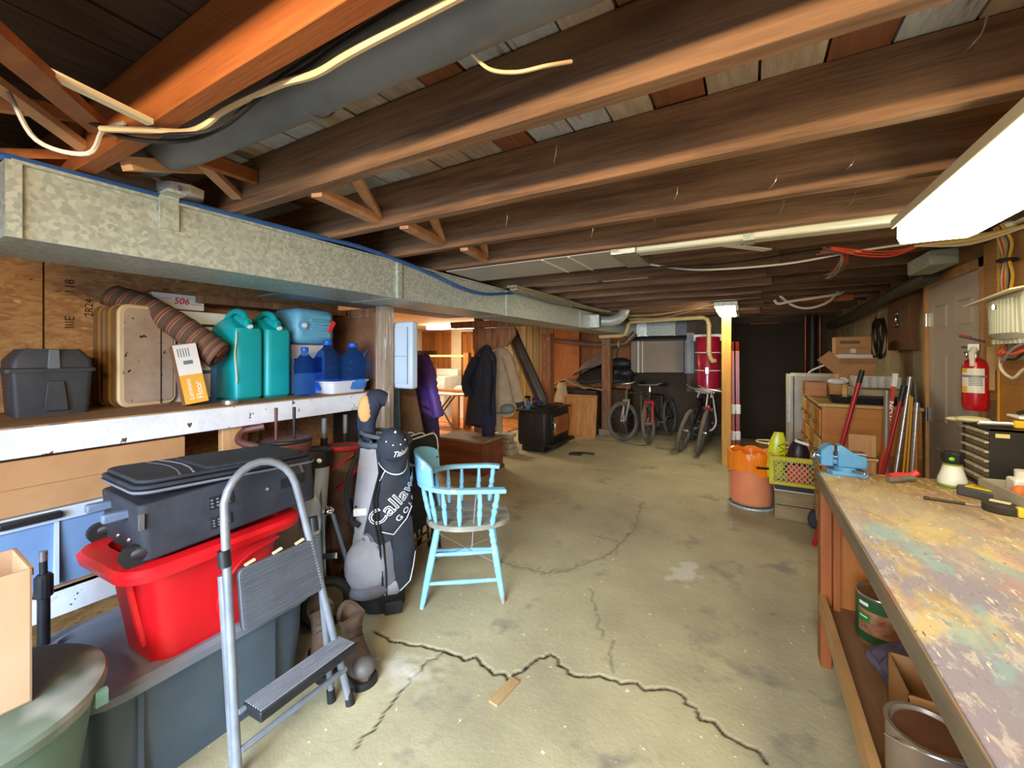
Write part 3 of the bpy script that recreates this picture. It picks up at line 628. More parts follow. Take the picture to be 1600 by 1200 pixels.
# boxes behind
wbox = mt('white box card', '#d9d6d2', '#e4e2de', r=.6, s=4)
b5 = T('white_box', 'small white box with red 506 print lying on the larger white box', 'box', (-2.88, 1.13, 1.715))
B().bx(-.08, .06, -.13, .115, 0, .085).done('box_body', wbox, b5, bev=.002)
b = B(); b.text('506', .05, lambda u, v: (.0615, .0+u, .045+v), shear=.2, bold=.001); b.done('lettering', red_t, b5, sm=0)
B().bx(.061, .0615, .045, .1, .03, .035).bx(.061, .0615, -.09, -.045, .055, .06).done('fine_print', mt('pink ink', '#d88a8a'), b5)
b6 = T('white_box', 'larger white cardboard box behind the rolled rug on the shelf', 'box', (-2.86, 1.20, 1.19))
B().bx(-.1, .07, -.16, .18, 0, .515).done('box_body', wbox, b6, bev=.002)
B().bx(.071, .072, .02, .1, .43, .445).bx(.071, .072, .03, .06, .40, .41).done('fine_print', dark_t, b6); B().bx(.071, .073, .165, .179, .42, .514).done('tape_strip', card, b6)
# yellow box
yb = T('carton', 'tall yellow and white carton leaning beside the suitcase', 'box', (-2.53, 1.08, 1.19), R(-14))
Ml = Matrix.Rotation(R(-9), 4, 'Y') @ Matrix.Rotation(R(9), 4, 'X')
B().bx(-.06, .045, -.05, .05, .008, .325, M=Ml).done('carton_body', mt('brown carton', '#8f6240', '#9d7050', r=.7), yb, bev=.002)
B().bx(.045, .047, -.049, .049, .01, .19, M=Ml).done('yellow_label', mt('amber print', '#dfa032', '#e8ae3e', r=.5), yb)
B().bx(.045, .0472, -.049, .049, .19, .32, M=Ml).bx(.045, .0474, -.049, .049, .16, .19, M=Ml).done('white_label', wbox, yb)
b = B(); b.text('Floor', .042, lambda u, v: Ml @ Vector((.0478, .02-v, .075+u))); b.text('Laminate', .03, lambda u, v: Ml @ Vector((.0478, -.018-v, .085+u))); b.done('lettering', white_t, yb, sm=0)
b = B()
for k in range(5): b.bx(.047, .0478, -.035+.011*k, -.031+.011*k, .255, .30, M=Ml)
b.bx(.047, .0478, -.02, .02, .215, .235, M=Ml); b.done('barcode', mt('blue grey ink', '#6a7484'), yb)
bl = T('blue_carton', 'blue and white carton between the yellow carton and the turquoise can', 'box', (-2.66, 1.17, 1.19), R(-10))
B().bx(-.05, .05, -.05, .05, 0, .27).done('carton_body', mt('blue card', '#2d5ca0', '#34689f', r=.5), bl, bev=.002)
B().bx(.05, .052, -.045, .02, .18, .25).bx(.05, .052, -.045, .02, .03, .16).done('white_label', wbox, bl)
tin = T('small_tin', 'small flat silver tin on shelf edge below the rug roll', 'tin', (-2.44, 1.2, 1.19)); B().lathe([(.0, 0), (.04, 0), (.04, .018), (.036, .022), (0, .022)]).done('tin_body', steel, tin)

# turquoise jerry cans
teal = mt('turquoise plastic', '#10a2ac', '#18b2ba', r=.38, s=3)
def jerry(lab, loc, rz, mat, name='jerry_can', cord=True):
    t = T(name, lab, 'jerry can', loc, rz)
    b = B()
    def sec(w, d0, d1, z, r=.03): return b.rrect(-d0, d1, -w, w, r, z)
    b.loft([sec(.07, .19, .075, 0, .02), sec(.083, .205, .09, .015), sec(.083, .205, .09, .40), sec(.08, .2, .086, .42), sec(.074, .17, .06, .435, .025), sec(.06, .11, -.0, .47, .02), sec(.05, .08, -.02, .485, .015)])
    b.done('can_body', mat, t)
    b = B(); b.tube(curve([(.07, 0, .42), (.045, 0, .475), (.01, 0, .515), (-.06, 0, .525), (-.12, 0, .50), (-.16, 0, .45)], 5), .019, 10); b.done('handle', mat, t)
    B().cyl((-.03, 0, .48), (.06, 0, .455), .03, .028).done('filler_cap', mat, t)
    b = B(); b.tube(curve([(.092, -.078, .10), (.099, -.083, .14), (.09, -.087, .26), (.099, -.085, .36), (.091, -.08, .40)], 5), .0035, 5); b.done('cord', cream, t) if cord else None
    B().cyl((.078, 0, .428), (.098, 0, .432), .012).done('vent_screw', white_t, t)
    return t
jerry('turquoise plastic jerry can nearest the rug, with a cream cord', (-2.64, 1.36, 1.19), R(3), teal)
jerry('turquoise plastic jerry can touching the blue water bottle', (-2.645, 1.54, 1.19), R(3), teal, cord=False)
wj = T('water_jug', 'steel blue plastic water jug lying on its side on top of the turquoise cans row', 'water jug', (-2.72, 1.82, 1.53))
bp_ = mt('steel blue plastic', '#5fa6cc', '#70b4d6', r=.45, s=3)
B().bx(-.14, .14, -.15, .15, .0, .24).done('jug_body', bp_, wj, bev=.045)
B().bx(.125, .148, -.05, .1, .15, .17).bx(.125, .148, -.05, .1, .09, .11).bx(.125, .15, -.03, .08, .125, .135).done('moulded_rib', bp_, wj, bev=.006)
B().cyl((.13, -.1, .12), (.15, -.1, .12), .032).done('cap_ring', bp_, wj); B().cyl((.14, -.1, .12), (.16, -.1, .12), .015).done('filler_cap', white_t, wj)
B().box((.14, .11, .12), (.03, .03, .09), rx=R(-30)).done('red_spout', red_t, wj, bev=.004)
st_ = T('white_box', 'white box with a blue label stacked under the steel blue jug', 'box', (-2.78, 1.82, 1.19)); B().bx(-.15, .1, -.12, .14, 0, .335).done('box_body', wbox, st_, bev=.003); B().bx(.101, .103, -.1, .12, .14, .24).done('blue_label', mt('navy print', '#27407c'), st_)
# blue water bottles
bglass = mt('blue clear plastic', '#62a8ff', r=.04, tr=.95, ior=1.08); bcap = mt('blue cap', '#1c58c4', r=.35)
def wbottle(lab, loc, r, h):
    t = T('water_bottle', lab, 'bottle', loc)
    pr = [(0, 0), (r*.9, 0), (r, .01), (r, h*.2), (r*.94, h*.23), (r, h*.26), (r*.94, h*.38), (r, h*.41), (r*.95, h*.52), (r, h*.56), (r*.97, h*.66), (r*.72, h*.8), (r*.34, h*.9), (r*.3, h*.94), (r*.3, h)]
    B().lathe(pr, n=28).done('bottle_body', bglass, t)
    B().lathe([(r*.34, h*.95), (r*.36, h*.96), (r*.36, h*1.03), (r*.3, h*1.05), (0, h*1.05)], n=20).done('cap', bcap, t)
    return t
wbottle('small ribbed blue water bottle standing on the shelf beside the cans', (-2.52, 1.69, 1.19), .065, .30)
tray = T('plastic_tub', 'shallow white plastic tub holding two blue water bottles at the shelf end', 'tub', (-2.52, 1.96, 1.19))
b = B(); b.loft([b.rrect(-.1, .1, -.14, .14, .03, 0), b.rrect(-.12, .12, -.16, .16, .035, .075), b.rrect(-.13, .13, -.17, .17, .04, .078), b.rrect(-.13, .13, -.17, .17, .04, .085), b.rrect(-.11, .11, -.15, .15, .03, .082), b.rrect(-.09, .09, -.13, .13, .03, .02)]); b.done('tub_body', mt('white tub plastic', '#d3d7e4', '#dfe2ee', r=.4), tray)
wbottle('round blue water bottle in white tub, left of two', (-2.56, 1.89, 1.212), .092, .325)
wbottle('round blue water bottle in white tub, right of two', (-2.47, 2.03, 1.212), .092, .31)
# white access panel beside the post
wp = T('access_panel', 'white painted cupboard door panel fixed beside the shelf corner post', 'panel', (-2.245, 2.315, 1.2))
pw = mt('bluish white paint', '#bcd2ea', '#cadcf0', r=.45, s=3)
B().bx(-.09, .10, -.03, .04, 0, .5).done('frame', pw, wp, bev=.015); B().bx(-.088, .06, -.036, -.03, .035, .46).done('door', pw, wp, bev=.003)
B().bx(-.088, .06, -.038, -.035, .24, .243).bx(.06, .063, -.037, -.03, .035, .46).done('panel_groove', galv_d, wp); B().bx(-.088, .06, .0, .03, .0, .02).done('hinge_rail', pw, wp)
B().bx(-.095, -.09, -.02, .02, .2, .3).done('hinge', steel, wp)

# things under the shelf
lb = T('long_carton', 'long flat brown carton lying under the shelf on the clear bin', 'box', (-2.5, .44, .858), 0)
B().bx(-.14, .145, -.62, .52, 0, .205).done('carton_body', card, lb, bev=.003); B().bx(.146, .148, -.6, .5, .1, .102).done('flap_seam', card_d, lb)
frost = mt('frosted blue plastic', '#7fa3d8', '#8fb2e2', r=.35, tr=.25, s=3); frostw = mt('frosted white plastic', '#b9c6da', '#c6d2e2', r=.4)
cb = T('storage_bin', 'frosted bluish storage bin with a pale lid under the shelf', 'bin', (-2.52, .48, .55))
b = B(); b.loft([b.rrect(-.16, .155, -.36, .26, .03, 0), b.rrect(-.18, .175, -.39, .28, .035, .27)]); b.done('bin_body', frost, cb)
b = B(); b.loft([b.rrect(-.195, .19, -.41, .3, .04, .26), b.rrect(-.195, .19, -.41, .3, .04, .285), b.rrect(-.18, .175, -.39, .28, .04, .305)]); b.done('lid', frostw, cb)
B().bx(.17, .21, -.1, .06, .275, .3).done('latch', blackpl, cb, bev=.005)
for y in (-.2, .05): B().bx(.16, .18, y-.006, y+.006, .01, .26).done('rib', frostw, cb)
B().bx(-2.4, -2.38, .56, 1.0, .56, .85).done('inner_board', card, lab='bare brown board standing behind the red tote under the shelf', cat='board')

# totes
tg = T('storage_tote', 'large grey plastic tote with a wide lid under the red tote', 'tote', (-1.98, .82, 0))
gp = mt('blue grey plastic', '#4b5763', '#566370', r=.5, s=3, b=.05); gl = mt('grey lid plastic', '#6f7480', '#7c818c', r=.5, s=3, b=.05)
def tote(t, w0, l0, w1, l1, h, mat):
    b = B()
    b.loft([b.rrect(-w0, w0, -l0, l0, .07, 0), b.rrect(-(w0*.4+w1*.6), w0*.4+w1*.6, -(l0*.4+l1*.6), l0*.4+l1*.6, .075, h*.6), b.rrect(-w1*.96, w1*.96, -l1*.97, l1*.97, .08, h*.9), b.rrect(-w1, w1, -l1, l1, .09, h*.91), b.rrect(-w1, w1, -l1, l1, .09, h)], True, True)
    return b.done('tote_body', mat, t)
tote(tg, .23, .33, .26, .37, .38, gp)
b = B(); b.loft([b.rrect(-.285, .285, -.40, .40, .11, .37), b.rrect(-.29, .29, -.405, .405, .115, .4), b.rrect(-.275, .275, -.39, .39, .1, .415), b.rrect(-.225, .225, -.34, .34, .07, .415), b.rrect(-.215, .215, -.33, .33, .06, .402)]); b.done('lid', gl, tg)
B().bx(.26, .262, .02, .2, .05, .36).bx(.26, .264, -.25, -.235, .06, .36).done('moulded_rib', gp, tg)
tr_ = T('storage_tote', 'open bright red plastic tote standing on the grey tote lid', 'tote', (-1.86, .81, .405), R(2))
red = mt('bright red plastic', '#d3121c', '#df1a24', r=.38, s=3, b=.04)
b = B(); b.loft([b.rrect(-.135, .135, -.19, .19, .06, 0), b.rrect(-.16, .16, -.235, .235, .07, .30), b.rrect(-.172, .172, -.25, .25, .075, .325), b.rrect(-.22, .22, -.305, .30, .09, .335), b.rrect(-.225, .225, -.312, .307, .095, .36), b.rrect(-.215, .215, -.30, .297, .09, .375), b.rrect(-.165, .165, -.24, .24, .07, .378), b.rrect(-.155, .155, -.23, .23, .07, .30), b.rrect(-.12, .12, -.18, .18, .05, .02)]); b.done('tote_body', red, tr_)
b = B(); b.tube(curve([(.162, .0, .04), (.166, -.02, .15), (.172, .06, .26), (.177, .2, .30)], 5), .006, 5); b.tube([(.06, -.20, .06), (.07, -.245, .3)], .012, 6); b.done('moulded_rib', red, tr_)
# suitcase on the red tote
bs = T('soft_suitcase', 'black wheeled soft suitcase lying in the top of the red tote', 'suitcase', (-1.88, .875, .80), R(-4))
Ms = TR((0, 0, .0), 0, R(-2), R(4)); bg = mt('black luggage fabric', '#23252d', '#2e313b', r=.7, s=10, b=.25, bs=200)
b = B(); b.loft([[Ms @ p for p in b.rrect(-.20, .22, -.29, .30, .025, z)] for z in (0, .01, .175, .185)]); b.done('case_body', bg, bs, bev=.008)
b = B()
for i, z in enumerate((.186, .202, .218)):
    k = (0, .0, .012)[i]; b.loft([[TR((0, -.01, .0), 0, R(-2), R(-2)) @ p for p in b.rrect(-.2+k, .222-k, -.305+k, .31-k, .05, z)] for z in (z, z+.013)])
b.done('lid_flap', bg, bs, bev=.006)
Mf = TR((0, -.01, -.021), 0, R(-2), R(-2))
b = B(); b.loft([[Mf @ p for p in b.rrect(-.15, .19, -.10, .27, .03, z)] for z in (.24, .26)]); b.done('front_pocket', bg, bs, bev=.01)
gpipe = mt('grey piping', '#6b6e78', r=.6)
b = B(); b.tube([Mf @ p for p in b.rrect(-.2, .223, -.305, .31, .05, .215)], .0045, 5, loop=True); b.tube([Mf @ Vector((x, -.16+.05*math.cos(x*6), .252)) for x in (-.17, -.08, 0, .1, .2)], .004, 5); b.tube([Mf @ Vector((x, -.2+.05*math.cos(x*6), .25)) for x in (-.17, -.08, 0, .1, .2)], .004, 5); b.done('piping', gpipe, bs)
b = B()
for x in (-.09, .1): b.box(Ms @ Vector((x, -.315, .145)), (.032, .075, .03))
b.done('pull_bar', mt('grey blue plastic', '#5b6a80', '#66758c', r=.5), bs, bev=.006)
for x in (-.2, .2):
    h = B(); h.ball(Ms @ Vector((x*.95, -.25, .03)), (.03, .08, .032)); hh = h.done('wheel_housing', blackpl, bs)
    B().cyl(Ms @ Vector((x*.95-.016, -.305, .025)), Ms @ Vector((x*.95+.016, -.305, .025)), .035).done('wheel', blackrub, hh)
b = B()
for x, y, z in ((-.1, -.295, .1), (.05, -.295, .12), (.12, -.295, .06), (.0, -.295, .05), (.222, -.05, .1), (.222, .1, .11)): b.ball(Ms @ Vector((x, y, z)), .007, 8, 5)
b.done('rivet', steel, bs)
B().bx(.219, .223, -.10, -.02, .10, .145, M=Ms).bx(.219, .223, -.10, -.03, .03, .07, M=Ms).bx(.219, .223, .15, .25, .09, .13, M=Ms).done('rubber_badge', blackpl, bs, bev=.001)
b = B()
for i in range(4):
    for j in range(3): b.box(Ms @ Vector((.2235, -.09+.018*i, .11+.012*j)), (.002, .008, .006)); b.box(Ms @ Vector((.2235, -.09+.016*i, .04+.01*j)), (.002, .007, .005))
b.done('badge_stud', gpipe, bs)
b = B(); b.box(Ms @ Vector((.224, -.285, .135)), (.006, .014, .05)); b.box(Ms @ Vector((.226, .24, .15)), (.005, .01, .035), rx=R(20)); b.done('zip_pull', steel, bs)

# foreground: green can with carton, black pole
gc = T('garbage_can', 'dusty green plastic bin with a pale scuffed lid at the front left', 'bin', (-1.70, .215, -.045 + .045))
gr = mt('dusty green lid', '#4c5848', '#6c7666', r=.6, s=2.5, b=.05, spots=('#8e8d84', 2.2, .55, .08), spots2=('#3c4c3a', 3.1, .62, .04)); gg = mt('green plastic', '#5b7565', '#6d8675', r=.45, s=3)
B().lathe([(.17, 0), (.24, .51), (.25, .52), (.25, .545)], n=40).done('bin_body', gg, gc)
B().lathe([(.262, .525), (.268, .55), (.262, .562), (.24, .568), (.1, .572), (0, .572)], n=48).done('lid', gr, gc)
B().bx(.17, .185, .2, .225, .51, .55).done('lid_clip', gg, gc)
ct = T('open_carton', 'open tall brown carton standing on the green bin lid', 'box', (-1.70, .22, .572), R(-2))
b = B(); t_ = .004; x0, x1, y0, y1, z1 = -.1, .105, -.15, .1, .34
b.bx(x0, x1, y0, y1, 0, t_).bx(x0, x0+t_, y0, y1, 0, z1).bx(x1-t_, x1, y0, y1, 0, z1).bx(x0, x1, y0, y0+t_, 0, z1).bx(x0, x1, y1-t_, y1, 0, z1); b.done('carton_body', mt('tan cardboard', '#a98766', '#b59472', r=.8, s=4), ct)
B().bx(-.1, .1, .1, .104, .32, .34).done('flap', card_d, ct)
po = T('black_pole', 'black telescopic pole with a knurled collar standing behind the green bin', 'pole', (-2.2, .465, 0))
B().cyl((0, 0, 0), (0, 0, .60), .017, n=20).cyl((0, 0, .6), (-.005, 0, .72), .011).done('tube', blackpl, po)
B().lathe([(.019, .585), (.025, .59), (.025, .66), (.017, .67)], n=14).done('collar', blackpl, po, sm=15)
B().cyl((-.005, 0, .715), (-.006, 0, .75), .012).done('tip_sleeve', steel, po)
B().lathe([(0, 0), (.09, 0), (.09, .012), (.03, .03), (.03, .05)]).done('base', blackpl, po)

# step stool
ss = T('step_stool', 'grey steel folding step stool with ribbed black treads in front of the totes', 'step stool', (-1.5, .95, 0))
gst = mt('grey hammered steel', '#7c818b', '#92979f', r=.42, m=.4, s=9)
def onf(y, z): return Vector((.06-.16*z, y, z))    # leaning front plane
arc = [onf(-.215+.025*z/.86, z) for z in (0.03, .3, .6, .86)] + [onf(-.055-.135*math.cos(a), .90+.15*math.sin(a)) for a in [pi*k/12 for k in range(1, 12)]] + [onf(.22-.13*z/.86, z) for z in (.86, .6, .3, .03)]
B().tube(arc, .0145, 12).done('front_frame', gst, ss)
for sg in (-1, 1):
    B().tube([(-.11, sg*.185, .68), (-.02, sg*.19, .03)], .013, 10).done('rear_leg', gst, ss)
    y0 = -.215 if sg < 0 else .22
    B().cyl(onf(y0, 0), onf(y0, .05), .018).done('rubber_foot', blackrub, ss); B().cyl((-.019, sg*.19, 0), (-.025, sg*.19, .05), .017).done('rubber_foot', blackrub, ss)
    yy = -.2 if sg < 0 else .135
    B().cyl(onf(yy, .73), onf(yy, .785), .02).done('joint_sleeve', blackpl, ss)
Mp = basis(onf(-.0, .60), (0, 1, 0), onf(0, 1)-onf(0, 0))
rbm = mt('ribbed black tread', '#4b4f56', '#5b6068', r=.5, s=8, st=(1, 1, 1), b=.15, bs=60)
b = B(); b.loft([[Mp @ v for v in b.rrect(-.165, .15, -.105, .105, .02, z)] for z in (-.012, .012)]); pl = b.done('upper_tread', rbm, ss, bev=.003)
b = B()
for k in range(17): b.bx(-.155, .14, -.096+k*.012, -.091+k*.012, .012, .0145, M=Mp)
b.done('tread_rib', rbm, pl)
b = B(); b.bx(-.18, .2, -.05, .055, -.035, .0, M=TR((.07, 0, .285), R(90), 0, R(-4))); lt_ = b.done('lower_tread', blackpl, ss, bev=.006)
b = B()
for k in range(7): b.bx(-.175, .195, -.045+k*.0145, -.038+k*.0145, 0, .005, M=TR((.07, 0, .285), R(90), 0, R(-4)))
b.done('tread_rib', mt('worn rib rubber', '#6e7178', '#83868c', r=.6), lt_)
B().tube([(.045, -.2, .15), (.045, .21, .15)], .011, 8).done('cross_tube', gst, ss)
B().tube([(.03, -.2, .27), (.03, .2, .26)], .009, 8).done('cross_tube', gst, ss)
b = B()
for yq in (-.12, -.02, .07): b.box(onf(yq, .712), (.012, .035, .006), rx=R(12))
b.done('torn_label', mt('torn paper', '#e0c8a0'), ss)

# boots
def boot(lab, loc, rz):
    t = T('work_boot', lab, 'boot', loc, rz)
    t.scale = (.95, 1.15, 1.05)
    lea = mt('worn brown leather', '#4a372b', '#66503f', r=.7, s=9, b=.3) if 'worn brown leather' not in bpy.data.materials else bpy.data.materials['worn brown leather']
    b = B(); rings = []
    for x0, x1, w, z in ((-.075, .175, .043, .03), (-.078, .18, .047, .05), (-.075, .172, .045, .08), (-.07, .10, .041, .11), (-.068, .05, .038, .14), (-.072, .035, .04, .18), (-.082, .04, .046, .215), (-.095, .055, .055, .24)):
        n = 18; rings.append([(( x0+x1)/2 + (x1-x0)/2*math.cos(2*pi*k/n), w*math.sin(2*pi*k/n), z + (.02*math.cos(2*pi*k/n*2) if z > .2 else 0)) for k in range(n)])
    rings.append([(x*.8, y*.75, z-.01) for x, y, z in rings[-1]]); rings.append([(x*.8, y*.8, z-.09) for x, y, z in rings[-1]])
    b.loft(rings); b.done('upper', lea, t)
    b = B(); b.loft([b.rrect(-.083, .185, -.048, .048, .045, z, 5) for z in (0, .03)]); b.done('sole', blackrub, t)
    b = B(); b.ball((.125, 0, .065), (.058, .047, .042)); b.done('toe_cap', mt('grey toe leather', '#5a5450', '#6b645e', r=.55) if 'grey toe leather' not in bpy.data.materials else bpy.data.materials['grey toe leather'], t)
    b = B()
    for k in range(4): b.tube([(.05-.012*k, -.03, .125+.025*k), (.062-.012*k, 0, .135+.025*k), (.05-.012*k, .03, .125+.025*k)], .003, 5)
    b.done('lace', dark_t, t)
    return t
boot('worn brown work boot in front of the step stool leg, nearer the open floor', (-1.60, 1.315, 0), R(-18))
boot('worn brown work boot half hidden behind the step stool', (-1.77, 1.275, 0), R(-24))

# ================= golf gear =================
def bagloft(b, prof, n=26, M=None):   # (z, cx, cy, rx, ry)
    rings = [[Vector((cx+rx*math.cos(2*pi*k/n), cy+ry*math.sin(2*pi*k/n), z)) for k in range(n)] for z, cx, cy, rx, ry in prof]
    if M: rings = [[M @ v for v in r] for r in rings]
    return b.loft(rings)
gbag = T('golf_bag', 'grey and black stand golf bag with outlined lettering and a cap hanging on it', 'golf bag', (-1.86, 1.735, 0), R(47))
dk = mt('charcoal nylon', '#2b2f38', '#363b46', r=.7, s=7, b=.25, bs=120); lg = mt('light grey nylon', '#9799a3', '#aaacb5', r=.65, s=5, b=.3, bs=60); mg = mt('mid grey nylon', '#62636d', '#70717b', r=.65, s=5, b=.3, bs=60)
BP = [(z_, x_, y_, a_*1.17, c_*1.17) for z_, x_, y_, a_, c_ in ((.0, 0, 0, .105, .095), (.1, 0, 0, .112, .10), (.13, 0, 0, .125, .11), (.3, 0, 0, .14, .12), (.55, 0, 0, .135, .115), (.75, .01, 0, .125, .11), (.88, .015, 0, .12, .105), (.95, .02, 0, .125, .11))]
def bagpt(a, z, off=.004):   # point on the bag surface, angle a (0 = toward camera, -y), height z
    for (z0, cx, cy, rx, ry), (z1, cx1, cy1, rx1, ry1) in zip(BP, BP[1:]):
        if z <= z1:
            t = (z-z0)/(z1-z0); L = lambda p, q: p+(q-p)*t
            return Vector((L(cx, cx1)+(L(rx, rx1)+off)*math.sin(a), L(cy, cy1)-(L(ry, ry1)+off)*math.cos(a), z))
    return Vector((BP[-1][1]+(BP[-1][3]+off)*math.sin(a), -(BP[-1][4]+off)*math.cos(a), z))
b = B(); bagloft(b, [p for p in BP if p[0] >= .1]); b.done('bag_body', dk, gbag)
B().lathe([(.11, 0), (.13, .01), (.13, .1), (.11, .115)], sx=1, sy=.92).done('base_cup', blackrub, gbag)
B().prism([(-.05, 0), (.05, 0), (.05, .07), (-.05, .07)], .03, TR((.06, -.135, .02), 0, 0, R(90))).done('base_foot', blackrub, gbag, bev=.01)
def patch(name, mat, pts, off, n=10, thick=.012):   # pts: outline in (angle, z)
    b = B(); q = [bagpt(R(a), z, off) for a, z in pts]; q0 = [bagpt(R(a), z, off-thick) for a, z in pts]; m = len(q)
    c = Vector((0, 0, 0))
    for p in q: c += p
    c = c/m; ca = sum(a for a, z in pts)/m; cz = sum(z for a, z in pts)/m; c = bagpt(R(ca), cz, off+.004)
    mid = [bagpt(R(ca+(a-ca)*.6), cz+(z-cz)*.6, off+.003) for a, z in pts]
    b.add(q0 + q + mid + [c], [(i, (i+1) % m, m+(i+1) % m, m+i) for i in range(m)] + [(m+i, m+(i+1) % m, 2*m+(i+1) % m, 2*m+i) for i in range(m)] + [(2*m+i, 2*m+(i+1) % m, 3*m) for i in range(m)])
    return b.done(name, mat, gbag, sm=50)
patch('upper_panel', lg, [(-62, .93), (-20, .93), (-12, .8), (-25, .62), (-38, .45), (-60, .45), (-75, .6), (-72, .8)], .008)
patch('front_panel', lg, [(-60, .46), (-25, .46), (-12, .36), (-8, .2), (-30, .14), (-65, .14), (-80, .3)], .012)
patch('mesh_panel', mg, [(-10, .40), (15, .42), (30, .22), (10, .14), (-8, .2)], .010)
patch('side_pocket', dk, [(18, .45), (62, .52), (75, .3), (60, .15), (34, .13), (22, .25)], .028, thick=.03)
patch('lower_panel', lg, [(0, .17), (35, .19), (70, .22), (70, .14), (35, .1), (0, .12)], .014)
patch('letter_panel', dk, [(-8, .76), (20, .92), (66, .82), (72, .56), (20, .44), (0, .5)], .012)
b = B(); pk = [(-.02, .5), (0, .5)]
b.ball((-.075, -.10, .285), (.125, .075, .16), 20, 12); b.done('ball_pocket', lg, gbag)
b = B(); b.ball((-.07, -.10, .155), (.125, .077, .055), 20, 8); b.done('pocket_base', mg, gbag)
b = B(); b.ball((-.06, -.10, .41), (.055, .035, .075), 16, 10); b.done('accessory_pocket', mg, gbag)
b = B()
for pts in ([(-8, .93), (-10, .8), (-18, .66), (-12, .52), (-4, .4), (0, .26), (2, .12)], [(-4, .93), (-5, .8), (-12, .66), (-6, .52), (3, .4), (7, .26), (9, .12)]): b.tube([bagpt(R(a), z, .016) for a, z in pts], .005, 6)
b.done('zip_tape', blackpl, gbag)
b = B()
b.tube([bagpt(R(a), z, .018) for a, z in ((-8, .76), (4, .83), (20, .92))], .003, 5); b.tube([bagpt(R(a), z, .018) for a, z in ((0, .48), (20, .455), (50, .52), (72, .57))], .003, 5); b.tube([bagpt(R(a), z, .03) for a, z in ((75, .3), (70, .22), (60, .15), (34, .13))], .003, 5)
b.done('white_piping', white_t, gbag)
# lettering wraps round the bag, running up to the right
def wrap(u, v, z0, a0, sl, k): 
    c, s_ = math.cos(sl), math.sin(sl); x = u*c - v*s_; z = u*s_ + v*c
    return bagpt(a0 + x/.13, z0+z, k)
b = B(); b.text('Callaway', .105, lambda u, v: wrap(u, v, .66, R(38), R(44), .0185), shear=.15, bold=.0022); b.done('lettering', white_t, gbag, sm=0)
b = B(); b.text('Callaway', .105, lambda u, v: wrap(u, v, .66, R(38), R(44), .0193), shear=.15, bold=-.0022); b.done('lettering_fill', dk, gbag, sm=0)
b = B(); b.text('G O L F', .045, lambda u, v: wrap(u, v, .575, R(52), R(40), .019), bold=.0006); b.done('lettering', white_t, gbag, sm=0)
B().torus((.02, 0, .95), (0, 0, 1), .137, .017).torus((.02, 0, .99), (.15, 0, 1), .134, .012).done('collar', mt('slate collar', '#4d5562', '#596270', r=.6), gbag)
b = B()
for k in range(3): b.beam((-.08+.08*k+.02, -.1, .965), (-.08+.08*k+.02, .1, .965), .012, .02)
b.done('divider', mt('slate divider', '#4d5562'), gbag)
b = B(); b.tube(curve([(-.11, .0, .92), (-.17, -.03, .8), (-.19, -.05, .65), (-.15, -.08, .5)], 5), .014, 8); b.tube(curve([(-.12, -.06, .62), (-.16, -.10, .55), (-.12, -.13, .52)], 4), .014, 7); b.done('shoulder_strap', blackfab, gbag)
b = B(); b.bx(-.15, -.08, -.125, -.1, .57, .61); b.done('strap_buckle', white_t, gbag, bev=.004)
B().tube([(.1, .09, .9), (.16, .16, .4), (.18, .2, .02)], .008, 6).tube([(.03, .1, .9), (-.02, .2, .4), (-.03, .24, .02)], .008, 6).done('stand_leg', steel, gbag)
# cap
cp1 = T('baseball_cap', 'dark grey baseball cap with white script hung on the golf bag', 'cap', (-1.745, 1.70, .865), R(60))
capm = mt('dark cap cotton', '#272d38', '#323946', r=.85, s=9, b=.3, bs=150)
Mc = TR((0, 0, .07), 0, 0, R(38))
b = B(); n = 26; rings = []
for i in range(9):
    a = pi/2*i/8; rings.append([Mc @ Vector((.088*math.cos(a)*math.cos(2*pi*k/n)+.0001*k, .1*math.cos(a)*math.sin(2*pi*k/n), .12*math.sin(a))) for k in range(n)])
b.loft(rings, False, True); b.done('crown', capm, cp1)
b = B(); top = []; bot = []
rows = []
for i in range(5):
    t = i/4; rows.append([Mc @ Vector(((.082)*math.sin(th), -.093*math.cos(th) - t*.085*math.cos(th)**.8, .004 - .02*t*t - .028*math.sin(th)**2*t)) for th in [R(-72+144*k/12) for k in range(13)]])
b.loft(rows, False, False, False); b.done('brim', capm, cp1, sol=.004)
b = B(); b.tube(rows[-1], .0035, 6); b.done('brim_edge', white_t, cp1)
def capmap(u, v):
    th = u/.095; z = .045+v; rr = math.sqrt(max(0, 1-(z/.12)**2)); return Mc @ Vector((.0895*rr*math.sin(th), -.102*rr*math.cos(th), z))
b = B(); b.text('Titleist', .044, lambda u, v: capmap(u+.035, v), shear=.35, bold=.0008); b.done('lettering', white_t, cp1, sm=0)
b = B(); b.ball(Mc @ Vector((0, 0, .122)), .007, 8, 5)
for th in (-60, -20, 20, 60): b.ball(capmap(.095*R(th), .045), .0045, 8, 5)
b.done('eyelet', white_t, cp1)
